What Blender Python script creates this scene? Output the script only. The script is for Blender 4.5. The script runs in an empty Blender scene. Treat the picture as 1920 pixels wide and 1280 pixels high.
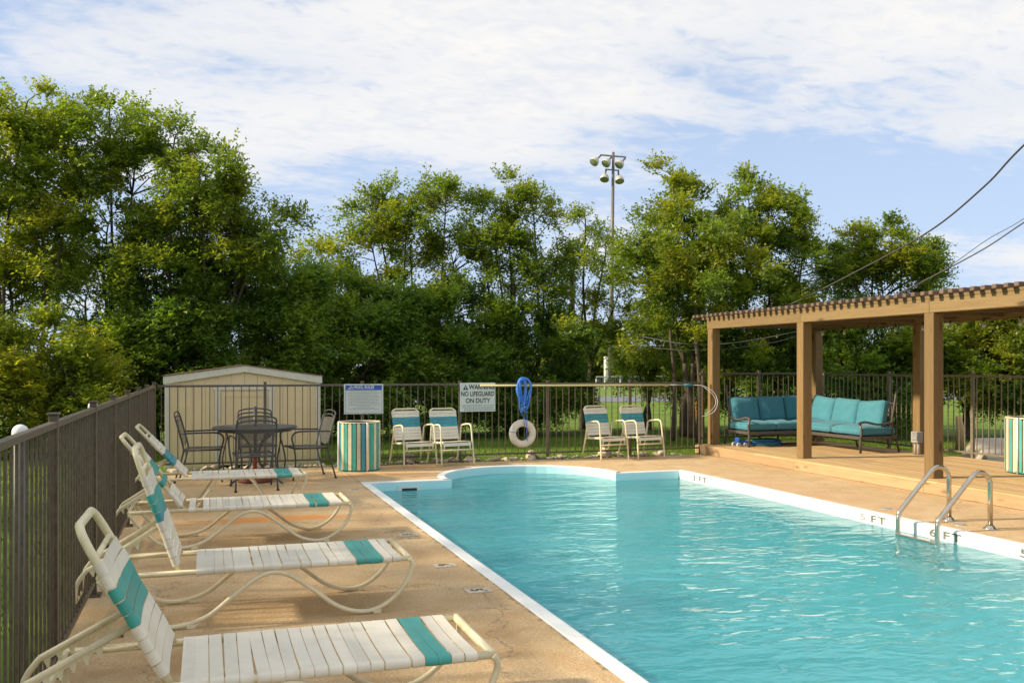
import bpy, math, random
import numpy as np
from mathutils import Vector, Matrix, noise as mnoise

R = math.radians
PI = math.pi
rnd = random.Random(11)
S = bpy.context.scene
C = S.collection

# ------------------------------------------------------------------ camera, world, sun, exposure
cam = bpy.data.cameras.new('camera')
cam.sensor_width = 36.0
cam.lens = 1730.0 / 1920.0 * 36.0
cam.shift_y = 0.0245
cam.clip_start = 0.05
cam.clip_end = 2000
co = bpy.data.objects.new('camera', cam)
C.objects.link(co)
co.location = (0, 0, 1.5)
co.rotation_euler = (R(90), 0, -math.atan(574 / 1730))
S.camera = co

SUN_EL = R(28)
SUN_DIR = Vector((1.0, -0.18, 0)).normalized()          # horizontal travel direction of the light
sun = bpy.data.lights.new('sun', 'SUN')
sun.energy = 3.7
sun.angle = R(3.0)
sun.cycles.use_multiple_importance_sampling = False
sun.color = (1.0, 0.85, 0.64)
so = bpy.data.objects.new('sun', sun)
C.objects.link(so)
v = Vector((SUN_DIR.x * math.cos(SUN_EL), SUN_DIR.y * math.cos(SUN_EL), -math.sin(SUN_EL)))
so.rotation_euler = v.to_track_quat('-Z', 'Y').to_euler()
so.location = (-10, 5, 12)

W = bpy.data.worlds.new('World')
S.world = W
W.use_nodes = True
nt = W.node_tree
N = nt.nodes
N.clear()
def nn(t, **k):
    n = N.new(t)
    for a, b in k.items(): setattr(n, a, b)
    return n
def wl(a, b): nt.links.new(a, b)
def wm(op, a, b=None, clamp=False):
    n = N.new('ShaderNodeMath'); n.operation = op; n.use_clamp = clamp
    for i, q in enumerate((a, b)):
        if q is None: continue
        if isinstance(q, (int, float)): n.inputs[i].default_value = q
        else: wl(q, n.inputs[i])
    return n.outputs[0]
def wmix(f, a, b):
    n = N.new('ShaderNodeMix'); n.data_type = 'RGBA'
    for i, q in ((0, f), (6, a), (7, b)):
        if isinstance(q, (int, float)): n.inputs[i].default_value = q
        elif isinstance(q, tuple): n.inputs[i].default_value = q
        else: wl(q, n.inputs[i])
    return n.outputs[2]
wout = nn('ShaderNodeOutputWorld'); bg = nn('ShaderNodeBackground')
sky = nn('ShaderNodeTexSky', sky_type='NISHITA', sun_disc=False)
sky.sun_elevation = SUN_EL
sky.sun_rotation = math.atan2(-SUN_DIR.x, -SUN_DIR.y)
sky.air_density = 1.0; sky.dust_density = 0.8; sky.ozone_density = 1.5
tc = nn('ShaderNodeTexCoord')
sep = nn('ShaderNodeSeparateXYZ'); wl(tc.outputs['Generated'], sep.inputs[0])
zc = wm('MAXIMUM', sep.outputs[2], 0.0)
den = wm('ADD', zc, 0.16)
px_ = wm('DIVIDE', sep.outputs[0], den); py_ = wm('DIVIDE', sep.outputs[1], den)
# cloud plane coordinates, turned so that the streaks run across the view and slightly down to the right
comb = nn('ShaderNodeCombineXYZ'); wl(px_, comb.inputs[0]); wl(py_, comb.inputs[1])
mp = nn('ShaderNodeMapping'); mp.inputs['Rotation'].default_value = (0, 0, R(22)); mp.inputs['Scale'].default_value = (0.80, 1.25, 1); mp.inputs['Location'].default_value = (5.35, 1.9, 0)
wl(comb.outputs[0], mp.inputs[0])
def noi(scale, detail, rough, dist=0.0, vec=None):
    n = nn('ShaderNodeTexNoise'); n.inputs['Scale'].default_value = scale; n.inputs['Detail'].default_value = detail
    n.inputs['Roughness'].default_value = rough; n.inputs['Distortion'].default_value = dist
    wl(vec or mp.outputs[0], n.inputs['Vector']); return n.outputs['Fac']
big = noi(1.15, 2.0, 0.5, 0.3)
fine = noi(4.2, 9.0, 0.62, 0.5)
pufs = noi(17.0, 3.5, 0.55, 0.5)
cov = wm('ADD', wm('MULTIPLY', big, 1.25), wm('ADD', wm('MULTIPLY', fine, 0.60), wm('MULTIPLY', pufs, 0.46)))
elev = nn('ShaderNodeMapRange'); wl(zc, elev.inputs[0]); elev.inputs[1].default_value = 0.14; elev.inputs[2].default_value = 0.33; elev.inputs[3].default_value = -0.17; elev.inputs[4].default_value = 0.17
cov = wm('ADD', cov, elev.outputs[0])
mr = nn('ShaderNodeMapRange'); mr.interpolation_type = 'SMOOTHSTEP'; wl(cov, mr.inputs[0]); mr.inputs[1].default_value = 1.0; mr.inputs[2].default_value = 1.36
haze_f = nn('ShaderNodeMapRange'); wl(zc, haze_f.inputs[0]); haze_f.inputs[1].default_value = 0.0; haze_f.inputs[2].default_value = 0.45; haze_f.inputs[3].default_value = 0.9; haze_f.inputs[4].default_value = 0.5
skyc = nn('ShaderNodeMix'); skyc.data_type = 'RGBA'; skyc.blend_type = 'MULTIPLY'; skyc.inputs[0].default_value = 1.0
wl(sky.outputs[0], skyc.inputs[6]); skyc.inputs[7].default_value = (1.0, 1.0, 1.06, 1)
blue = wmix(haze_f.outputs[0], skyc.outputs[2], (4.7, 5.85, 7.9, 1))
shade = wm('MULTIPLY', pufs, 0.5)
cl_col = wmix(wm('MULTIPLY', wm('SUBTRACT', wm('ADD', pufs, fine), 0.78), 2.2, True), (7.9, 7.65, 7.3, 1), (6.5, 6.65, 6.95, 1))
clf = wm('MULTIPLY', mr.outputs[0], 0.92)
final = wmix(clf, blue, cl_col)
wl(final, bg.inputs[0]); bg.inputs[1].default_value = 0.077
wl(bg.outputs[0], wout.inputs[0])

S.view_settings.view_transform = 'Standard'
S.view_settings.look = 'None'
S.view_settings.gamma = 1.0
S.view_settings.exposure = 0.76
S.view_settings.use_curve_mapping = False
S.cycles.use_denoising = True
S.cycles.max_bounces = 12
S.cycles.diffuse_bounces = 7
S.cycles.transparent_max_bounces = 12
S.cycles.caustics_refractive = True
S.cycles.caustics_reflective = False
S.cycles.sample_clamp_indirect = 6.0

# ------------------------------------------------------------------ material helpers
class Mat:
    def __init__(s, name):
        s.m = bpy.data.materials.new(name); s.m.use_nodes = True
        s.t = s.m.node_tree; s.t.nodes.clear()
        s.out = s.n('ShaderNodeOutputMaterial')
        s.tc = s.n('ShaderNodeTexCoord')
        s.geo = s.n('ShaderNodeNewGeometry')
    def n(s, t, **k):
        q = s.t.nodes.new(t)
        for a, b in k.items(): setattr(q, a, b)
        return q
    def l(s, a, b): s.t.links.new(a, b)
    def put(s, sock, val):
        if isinstance(val, (int, float)): sock.default_value = val
        elif isinstance(val, tuple): sock.default_value = val if len(val) == len(sock.default_value) else (*val, 1)
        else: s.l(val, sock)
    def pos(s, world=True): return s.geo.outputs['Position'] if world else s.tc.outputs['Object']
    def noise(s, scale, detail=3, rough=0.55, dist=0, vec=None, world=True, sc=None, out='Fac'):
        q = s.n('ShaderNodeTexNoise')
        q.inputs['Scale'].default_value = scale; q.inputs['Detail'].default_value = detail
        q.inputs['Roughness'].default_value = rough; q.inputs['Distortion'].default_value = dist
        vv = vec or s.pos(world)
        if sc:
            m = s.n('ShaderNodeMapping'); m.inputs['Scale'].default_value = sc; s.l(vv, m.inputs[0]); vv = m.outputs[0]
        s.l(vv, q.inputs['Vector']); return q.outputs[out]
    def math(s, op, a, b=0.0, clamp=False):
        q = s.n('ShaderNodeMath'); q.operation = op; q.use_clamp = clamp
        s.put(q.inputs[0], a); s.put(q.inputs[1], b); return q.outputs[0]
    def mr(s, v, a, b, c=0.0, d=1.0, smooth=False):
        q = s.n('ShaderNodeMapRange')
        if smooth: q.interpolation_type = 'SMOOTHSTEP'
        s.l(v, q.inputs[0])
        for i, x in enumerate((a, b, c, d)): q.inputs[i + 1].default_value = x
        return q.outputs[0]
    def mix(s, f, a, b, mode='MIX'):
        q = s.n('ShaderNodeMix'); q.data_type = 'RGBA'; q.blend_type = mode
        s.put(q.inputs[0], f); s.put(q.inputs[6], a); s.put(q.inputs[7], b); return q.outputs[2]
    def bump(s, h, strength=0.3, dist=0.01, normal=None):
        q = s.n('ShaderNodeBump'); q.inputs['Strength'].default_value = strength; q.inputs['Distance'].default_value = dist
        s.l(h, q.inputs['Height'])
        if normal: s.l(normal, q.inputs['Normal'])
        return q.outputs[0]
    def bsdf(s, color, rough=0.6, metal=0.0, normal=None, spec=0.5, **k):
        q = s.n('ShaderNodeBsdfPrincipled')
        s.put(q.inputs['Base Color'], color); s.put(q.inputs['Roughness'], rough); s.put(q.inputs['Metallic'], metal)
        s.put(q.inputs['Specular IOR Level'], spec)
        for a, b in k.items(): s.put(q.inputs[a.replace('_', ' ')], b)
        if normal: s.l(normal, q.inputs['Normal'])
        return q.outputs[0]
    def end(s, sh): s.l(sh, s.out.inputs[0]); return s.m
    def rand(s):
        q = s.n('ShaderNodeObjectInfo'); return q.outputs['Random']

def simple(name, col, rough=0.5, metal=0.0, var=0.15, scale=9.0, bump=0.0, bscale=60, spec=0.5, dirt=None, dirt_amt=0.0, obj_var=0.0):
    a = Mat(name)
    n1 = a.noise(scale, 4, 0.6)
    c = a.mix(a.mr(n1, 0.3, 0.7), tuple(x * (1 - var) for x in col) + (1,), tuple(min(1, x * (1 + var)) for x in col) + (1,))
    if dirt:
        d = a.noise(scale * 2.3, 6, 0.7)
        c = a.mix(a.mr(d, 0.52, 0.72, 0, dirt_amt), c, dirt + (1,))
    if obj_var:
        h = a.n('ShaderNodeHueSaturation'); a.put(h.inputs['Value'], a.mr(a.rand(), 0, 1, 1 - obj_var, 1 + obj_var)); a.l(c, h.inputs['Color']); c = h.outputs[0]
    nrm = a.bump(a.noise(bscale, 3), bump, 0.004) if bump else None
    return a.end(a.bsdf(c, a.mr(n1, 0.2, 0.8, max(0.05, rough - 0.08), min(1, rough + 0.1)), metal, nrm, spec))

# concrete deck
def m_deck():
    a = Mat('tan_concrete')
    big = a.noise(0.55, 5, 0.6, 0.4); mid = a.noise(3.2, 6, 0.65, 0.2); fine = a.noise(45, 4, 0.75); grit = a.noise(210, 2, 0.6)
    c = a.mix(a.mr(big, 0.3, 0.7), (0.74, 0.53, 0.275, 1), (0.86, 0.68, 0.41, 1))
    c = a.mix(a.mr(mid, 0.42, 0.62, 0, 0.6), c, (0.60, 0.375, 0.165, 1))
    c = a.mix(a.mr(fine, 0.45, 0.62, 0, 0.5), c, (0.45, 0.29, 0.16, 1))
    c = a.mix(a.mr(grit, 0.48, 0.62, 0, 0.6), c, (0.34, 0.23, 0.13, 1))
    c = a.mix(a.mr(a.noise(70, 5, 0.8), 0.47, 0.60, 0, 0.5), c, (0.40, 0.255, 0.12, 1))
    c = a.mix(a.mr(a.noise(150, 2), 0.58, 0.70, 0, 0.6), c, (0.8, 0.66, 0.5, 1))
    # rust and wet stains with their own shapes: (x, y, rx, ry, strength)
    sep = a.n('ShaderNodeSeparateXYZ'); a.l(a.pos(), sep.inputs[0])
    edge = a.noise(2.6, 5, 0.7, 0.6)
    def spot(x, y, rx, ry, st, col, cc):
        dx = a.math('DIVIDE', a.math('SUBTRACT', sep.outputs[0], x), rx); dy = a.math('DIVIDE', a.math('SUBTRACT', sep.outputs[1], y), ry)
        r = a.math('SQRT', a.math('ADD', a.math('MULTIPLY', dx, dx), a.math('MULTIPLY', dy, dy)))
        r = a.math('ADD', r, a.math('MULTIPLY', a.math('SUBTRACT', edge, 0.5), 1.5))
        return a.mix(a.mr(r, 1.1, 0.5, 0, st, True), cc, col)
    c = spot(0.62, 9.35, 0.95, 0.22, 0.8, (0.66, 0.27, 0.06, 1), c)
    c = spot(2.25, 12.75, 0.85, 0.28, 0.55, (0.60, 0.30, 0.09, 1), c)
    c = spot(1.3, 12.3, 0.5, 0.2, 0.35, (0.60, 0.33, 0.13, 1), c)
    c = spot(0.55, 7.25, 1.5, 0.33, 0.45, (0.42, 0.25, 0.11, 1), c)
    c = spot(0.45, 5.05, 1.35, 0.42, 0.5, (0.42, 0.235, 0.09, 1), c)
    c = spot(-0.3, 4.6, 0.5, 0.6, 0.35, (0.36, 0.24, 0.12, 1), c)
    c = spot(6.9, 9.4, 0.5, 1.9, 0.3, (0.62, 0.37, 0.22, 1), c)
    # grime and chipped render along the outer line of the coping on both long sides
    for xe in (1.892, 6.578):
        ed = a.math('ABSOLUTE', a.math('SUBTRACT', sep.outputs[0], xe)); gn = a.noise(11, 5, 0.75)
        ed = a.math('ADD', ed, a.math('MULTIPLY', a.math('SUBTRACT', 0.56, gn), 0.22))
        c = a.mix(a.mr(ed, 0.004, 0.03, 0.75, 0), c, (0.20, 0.15, 0.09, 1))
    # a few hairline cracks
    v = a.n('ShaderNodeTexVoronoi', feature='DISTANCE_TO_EDGE'); v.inputs['Scale'].default_value = 0.42
    w = a.n('ShaderNodeVectorMath', operation='ADD'); a.l(a.pos(), w.inputs[0]); nz = a.noise(2.5, 5, 0.6, out='Color')
    sv = a.n('ShaderNodeVectorMath', operation='SCALE'); a.l(nz, sv.inputs[0]); sv.inputs[3].default_value = 0.7; a.l(sv.outputs[0], w.inputs[1]); a.l(w.outputs[0], v.inputs['Vector'])
    crack = a.mr(v.outputs['Distance'], 0.0, 0.0045, 0.6, 0)
    c = a.mix(crack, c, (0.22, 0.14, 0.08, 1))
    h = a.math('ADD', a.math('MULTIPLY', fine, 1.0), a.math('ADD', a.math('MULTIPLY', grit, 0.7), a.math('MULTIPLY', mid, 1.2)))
    return a.end(a.bsdf(c, 0.88, 0, a.bump(h, 0.9, 0.010), 0.25))

def m_wood(name, c1, c2, dark, axis=1, scale=1.0, knots=True, rough=0.6, objvar=0.12):
    a = Mat(name)
    sc = [14.0, 14.0, 14.0]; sc[axis] = 0.9
    q = a.n('ShaderNodeVectorMath', operation='ADD'); a.l(a.tc.outputs['Object'], q.inputs[0])
    ri = a.n('ShaderNodeCombineXYZ'); a.l(a.math('MULTIPLY', a.rand(), 37.0), ri.inputs[0]); a.l(a.math('MULTIPLY', a.rand(), 11.0), ri.inputs[2]); a.l(ri.outputs[0], q.inputs[1])
    g = a.noise(1.6 * scale, 5, 0.6, 1.2, vec=q.outputs[0], sc=tuple(sc))
    g2 = a.noise(5.0 * scale, 4, 0.6, 0.6, vec=q.outputs[0], sc=tuple(sc))
    c = a.mix(a.mr(g, 0.3, 0.7), c1 + (1,), c2 + (1,))
    c = a.mix(a.mr(g2, 0.55, 0.75, 0, 0.5), c, dark + (1,))
    if knots:
        vv = a.n('ShaderNodeTexVoronoi'); ks = [5.0, 5.0, 5.0]; ks[axis] = 1.9
        mm = a.n('ShaderNodeMapping'); mm.inputs['Scale'].default_value = tuple(ks); a.l(q.outputs[0], mm.inputs[0]); a.l(mm.outputs[0], vv.inputs['Vector']); vv.inputs['Scale'].default_value = 1.0
        c = a.mix(a.mr(vv.outputs['Distance'], 0.08, 0.2, 0.8, 0), c, tuple(x * 0.45 for x in dark) + (1,))
    hs = a.n('ShaderNodeHueSaturation'); a.put(hs.inputs['Value'], a.mr(a.rand(), 0, 1, 1 - objvar, 1 + objvar)); a.l(c, hs.inputs['Color'])
    return a.end(a.bsdf(hs.outputs[0], rough, 0, a.bump(g2, 0.35, 0.004), 0.35))

def m_leaf(name, dark, lite, yellow, trans=0.45):
    a = Mat(name)
    at = a.n('ShaderNodeAttribute'); at.attribute_name = 'leafvar'
    cl = a.noise(0.9, 3, 0.6)
    c = a.mix(at.outputs['Fac'], dark + (1,), lite + (1,))
    c = a.mix(a.mr(cl, 0.48, 0.68, 0, 0.75), c, yellow + (1,))
    pr = a.bsdf(c, 0.38, 0, None, 0.6)
    tr = a.n('ShaderNodeBsdfTranslucent')
    ct = a.mix(1.0, c, (1.5, 1.55, 0.6, 1), 'MULTIPLY'); a.l(ct, tr.inputs[0])
    ms = a.n('ShaderNodeMixShader'); ms.inputs[0].default_value = trans; a.l(pr, ms.inputs[1]); a.l(tr.outputs[0], ms.inputs[2])
    return a.end(ms.outputs[0])

def m_bark():
    a = Mat('bark')
    n1 = a.noise(7, 5, 0.7, sc=(3, 3, 0.6)); 
    c = a.mix(a.mr(n1, 0.3, 0.7), (0.055, 0.042, 0.03, 1), (0.15, 0.12, 0.085, 1))
    return a.end(a.bsdf(c, 0.9, 0, a.bump(n1, 0.8, 0.02), 0.2))

def m_water():
    a = Mat('pool_water')
    w1 = a.noise(2.1, 2.5, 0.5, 0.5, sc=(1.0, 1.9, 1)); w2 = a.noise(7.5, 2, 0.55, 0.4, sc=(0.85, 1.6, 1)); w3 = a.noise(24, 2, 0.5, 0.2, sc=(0.9, 1.3, 1))
    calm = a.mr(a.noise(0.45, 2, 0.5), 0.35, 0.65, 0.55, 1.2)
    h = a.math('MULTIPLY', a.math('ADD', a.math('MULTIPLY', w1, 0.9), a.math('ADD', a.math('MULTIPLY', w2, 0.3), a.math('MULTIPLY', w3, 0.055))), calm)
    nrm = a.bump(h, 1.0, 0.041)
    refr = a.n('ShaderNodeBsdfRefraction'); refr.inputs['Color'].default_value = (0.88, 1.0, 1.0, 1); refr.inputs['IOR'].default_value = 1.33; refr.inputs['Roughness'].default_value = 0.0; a.l(nrm, refr.inputs['Normal'])
    tp = a.n('ShaderNodeBsdfTransparent'); tp.inputs[0].default_value = (0.72, 0.99, 1.0, 1)
    body0 = a.n('ShaderNodeMixShader'); body0.inputs[0].default_value = 0.04; a.l(refr.outputs[0], body0.inputs[1]); a.l(tp.outputs[0], body0.inputs[2])
    milk = a.n('ShaderNodeBsdfDiffuse'); milk.inputs[0].default_value = (0.13, 0.66, 0.73, 1)      # light scattered back by the treated water
    body = a.n('ShaderNodeMixShader'); body.inputs[0].default_value = 0.30; a.l(body0.outputs[0], body.inputs[1]); a.l(milk.outputs[0], body.inputs[2])
    gl = a.n('ShaderNodeBsdfGlossy'); gl.inputs['Roughness'].default_value = 0.03; a.l(nrm, gl.inputs['Normal'])
    fr = a.n('ShaderNodeFresnel'); fr.inputs['IOR'].default_value = 1.33; a.l(nrm, fr.inputs['Normal'])
    ms = a.n('ShaderNodeMixShader'); a.l(a.math('MULTIPLY', fr.outputs[0], 0.92, True), ms.inputs[0]); a.l(body.outputs[0], ms.inputs[1]); a.l(gl.outputs[0], ms.inputs[2])
    return a.end(ms.outputs[0])

def m_plaster(name, c1, c2):
    a = Mat(name)
    n1 = a.noise(1.3, 5, 0.6, 0.4); n2 = a.noise(9, 4, 0.6)
    c = a.mix(a.mr(n1, 0.35, 0.65), c1 + (1,), c2 + (1,))
    c = a.mix(a.mr(n2, 0.6, 0.8, 0, 0.25), c, tuple(x * 0.8 for x in c1) + (1,))
    return a.end(a.bsdf(c, 0.55, 0, a.bump(n2, 0.1, 0.01), 0.4))

def m_coping():
    a = Mat('coping_white_paint')
    n1 = a.noise(5, 6, 0.7); n2 = a.noise(28, 4, 0.7)
    c = a.mix(a.mr(n1, 0.3, 0.7), (0.68, 0.72, 0.72, 1), (0.80, 0.82, 0.80, 1))
    c = a.mix(a.mr(n2, 0.60, 0.74, 0, 0.6), c, (0.50, 0.46, 0.38, 1))
    return a.end(a.bsdf(c, 0.6, 0, a.bump(n2, 0.3, 0.004), 0.3))

def m_grass():
    a = Mat('lawn_grass')
    n1 = a.noise(0.7, 4, 0.6); n2 = a.noise(14, 4, 0.7); n3 = a.noise(90, 2, 0.7)
    c = a.mix(a.mr(n1, 0.35, 0.65), (0.115, 0.21, 0.02, 1), (0.20, 0.30, 0.034, 1))
    c = a.mix(a.mr(n2, 0.4, 0.75, 0, 0.6), c, (0.07, 0.12, 0.018, 1))
    c = a.mix(a.mr(n3, 0.5, 0.7, 0, 0.4), c, (0.20, 0.24, 0.05, 1))
    return a.end(a.bsdf(c, 0.9, 0, a.bump(n3, 0.8, 0.03), 0.2))

def m_fabric():
    a = Mat('teal_outdoor_fabric')
    n1 = a.noise(5, 4, 0.6, world=False); n2 = a.noise(260, 2, 0.6, world=False)
    c = a.mix(a.mr(n1, 0.3, 0.7), (0.055, 0.215, 0.27, 1), (0.075, 0.26, 0.315, 1))
    c = a.mix(a.mr(n2, 0.4, 0.7, 0, 0.25), c, (0.12, 0.34, 0.39, 1))
    hgt = a.math('ADD', a.math('MULTIPLY', n1, 1.0), a.math('MULTIPLY', n2, 0.05))
    return a.end(a.bsdf(c, 0.85, 0, a.bump(hgt, 0.7, 0.03), 0.2, Sheen_Weight=0.15))

def m_sling():
    a = Mat('grey_sling_mesh')
    b = a.bsdf((0.13, 0.13, 0.115, 1), 0.6, 0, None, 0.3)
    tp = a.n('ShaderNodeBsdfTransparent'); ms = a.n('ShaderNodeMixShader'); ms.inputs[0].default_value = 0.62
    a.l(b, ms.inputs[1]); a.l(tp.outputs[0], ms.inputs[2]); return a.end(ms.outputs[0])

M = dict(
    deck=m_deck(), water=m_water(), grass=m_grass(), coping=m_coping(), fabric=m_fabric(), bark=m_bark(),
    plaster=m_plaster('pool_wall_paint', (0.50, 0.83, 0.85), (0.57, 0.87, 0.88)),
    floorp=m_plaster('pool_floor_paint', (0.26, 0.80, 0.90), (0.36, 0.87, 0.95)),
    iron=simple('bronze_fence_paint', (0.105, 0.082, 0.056), 0.36, 0.0, 0.3, 20, 0.1, 80, 0.5, (0.24, 0.17, 0.10), 0.5),
    iron_sunlit=simple('sunlit_fence_paint', (0.20, 0.165, 0.11), 0.45, 0.0, 0.2, 20, 0.1, 80, 0.5, (0.1, 0.08, 0.06), 0.4),  # lighter copy of the bronze fence paint, sunlight put into the colour
    wood=m_wood('brown_stained_timber', (0.19, 0.118, 0.046), (0.26, 0.165, 0.066), (0.12, 0.07, 0.03), 2),
    woody=m_wood('brown_stained_beam', (0.215, 0.140, 0.058), (0.275, 0.185, 0.080), (0.16, 0.10, 0.042), 1),
    woodx=m_wood('dark_stained_slats', (0.13, 0.085, 0.058), (0.21, 0.14, 0.10), (0.08, 0.05, 0.035), 0, knots=False),
    cedary=m_wood('fresh_cedar_fascia', (0.42, 0.27, 0.14), (0.51, 0.35, 0.19), (0.32, 0.165, 0.065), 1, rough=0.7),
    cedarx=m_wood('cedar_deck_board', (0.50, 0.32, 0.14), (0.62, 0.43, 0.21), (0.38, 0.21, 0.09), 1, rough=0.72, knots=False),
    cream=simple('cream_vinyl', (0.75, 0.70, 0.575), 0.42, 0, 0.07, 4, 0.15, 200, 0.45, (0.46, 0.37, 0.23), 0.30, 0.06),
    cream_frame=simple('cream_painted_tube', (0.74, 0.66, 0.44), 0.38, 0, 0.1, 6, 0.1, 90, 0.5, (0.42, 0.28, 0.12), 0.4),
    teal=simple('teal_vinyl_strap', (0.05, 0.33, 0.29), 0.4, 0, 0.12, 7, 0.15, 200, 0.45, (0.3, 0.42, 0.36), 0.3, 0.08),
    bluet=simple('blue_teal_vinyl_strap', (0.045, 0.28, 0.34), 0.4, 0, 0.12, 7, 0.15, 200, 0.45, (0.3, 0.42, 0.4), 0.25, 0.08),
    steel=simple('stainless_tube', (0.60, 0.54, 0.44), 0.22, 1.0, 0.08, 8, 0.03, 60, 0.5, (0.38, 0.28, 0.15), 0.35),
    charcoal=simple('charcoal_metal', (0.055, 0.055, 0.055), 0.38, 0, 0.15, 15, 0.05, 60, 0.5),
    slingmesh=m_sling(),
    sofa_metal=simple('dark_brown_sofa_metal', (0.10, 0.085, 0.07), 0.4, 0.0, 0.2, 15, 0.05, 60, 0.5),
    siding=simple('tan_shed_siding', (0.76, 0.635, 0.39), 0.75, 0, 0.05, 3, 0.2, 40, 0.25, (0.55, 0.46, 0.28), 0.25, 0.02),
    trim=simple('white_shed_trim', (0.70, 0.68, 0.58), 0.6, 0, 0.04, 4, 0.1, 50, 0.3, (0.45, 0.42, 0.34), 0.3),
    shingle=simple('brown_shingle', (0.19, 0.13, 0.08), 0.9, 0, 0.3, 14, 0.5, 90, 0.2),
    bin_teal=simple('bin_teal_slat', (0.07, 0.36, 0.30), 0.5, 0, 0.12, 5, 0.1, 60, 0.4, (0.16, 0.30, 0.24), 0.4, 0.16),
    bin_blue=simple('bin_blue_teal_slat', (0.06, 0.29, 0.36), 0.5, 0, 0.12, 5, 0.1, 60, 0.4, (0.16, 0.30, 0.3), 0.4, 0.16),
    bin_cream=simple('bin_cream_slat', (0.68, 0.60, 0.40), 0.5, 0, 0.1, 5, 0.1, 60, 0.4, (0.5, 0.38, 0.24), 0.4, 0.08),
    black=simple('black_plastic', (0.02, 0.02, 0.02), 0.5),
    white=simple('white_enamel', (0.78, 0.78, 0.76), 0.4, 0, 0.05, 5),
    signwhite=simple('sign_white', (0.62, 0.66, 0.62), 0.45, 0, 0.05, 9),
    signblue=simple('sign_blue', (0.03, 0.09, 0.42), 0.4, 0, 0.05, 9),
    ink=simple('sign_black_ink', (0.035, 0.035, 0.03), 0.6, 0, 0.2, 30),
    greyink=simple('sign_grey_print', (0.33, 0.36, 0.35), 0.6, 0, 0.2, 30),
    fadedink=simple('faded_black_paint', (0.14, 0.14, 0.10), 0.7, 0, 0.6, 60, 0, 60, 0.3, (0.6, 0.62, 0.5), 0.8),
    red=simple('red_painted_tube', (0.36, 0.055, 0.02), 0.5, 0, 0.2, 10),
    redbrown=simple('rusty_base', (0.20, 0.06, 0.035), 0.7, 0, 0.3, 10),
    ring=simple('life_ring_foam', (0.74, 0.67, 0.56), 0.7, 0, 0.08, 9, 0.25, 50, 0.3, (0.42, 0.30, 0.22), 0.35),
    blue=simple('blue_rope', (0.06, 0.24, 0.78), 0.6, 0, 0.35, 60, 0.5, 150, 0.3, (0.45, 0.68, 0.92), 0.85),
    bluepl=simple('blue_hose_plastic', (0.02, 0.10, 0.36), 0.35, 0, 0.3, 20, 0.3, 60, 0.5, (0.2, 0.4, 0.6), 0.3),
    polecream=simple('cream_pole_paint', (0.62, 0.55, 0.30), 0.4, 0, 0.06, 4),
    greypl=simple('grey_conduit', (0.34, 0.33, 0.31), 0.5, 0, 0.1, 20),
    concrete=simple('pale_concrete', (0.46, 0.40, 0.32), 0.85, 0, 0.12, 5, 0.4, 40, 0.2),
    rock=simple('limestone_rock', (0.50, 0.42, 0.31), 0.9, 0, 0.2, 12, 0.5, 40, 0.2, (0.3, 0.22, 0.14), 0.6, 0.25),
    bulb=simple('clear_bulb_glass', (0.5, 0.52, 0.48), 0.12, 0, 0.05, 9, spec=0.9),
    cable=simple('grey_cable', (0.07, 0.066, 0.062), 0.5, 0, 0.1, 9),
    galv=simple('galvanised_steel', (0.45, 0.46, 0.45), 0.4, 0.6, 0.1, 9),
    polegrey=simple('grey_steel_pole', (0.17, 0.16, 0.15), 0.5, 0.3, 0.1, 1),
    lampgrey=simple('pale_floodlight_shell', (0.55, 0.53, 0.46), 0.4, 0.2, 0.1, 1),
    lens=simple('floodlight_lens', (0.22, 0.24, 0.14), 0.2, 0, 0.3, 3),
    asphalt=simple('far_asphalt', (0.16, 0.17, 0.19), 0.9, 0, 0.1, 0.5),
    orange=simple('orange_netting', (0.75, 0.13, 0.02), 0.6, 0, 0.1, 9),
    paleink=simple('worn_grey_paint', (0.33, 0.33, 0.26), 0.7, 0, 0.5, 60, 0, 60, 0.3, (0.7, 0.7, 0.6), 0.9),
    tile=simple('pale_marker_tile', (0.58, 0.50, 0.38), 0.6, 0, 0.12, 30, 0.1, 60, 0.3),
    leaf1=m_leaf('leaves_mid_green', (0.105, 0.165, 0.028), (0.23, 0.30, 0.045), (0.38, 0.36, 0.04), 0.52),
    leaf2=m_leaf('leaves_dark_green', (0.10, 0.185, 0.042), (0.22, 0.33, 0.06), (0.31, 0.38, 0.05), 0.48),
    leaf3=m_leaf('leaves_yellow_green', (0.15, 0.21, 0.03), (0.28, 0.34, 0.045), (0.43, 0.40, 0.045), 0.52),
)

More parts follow.
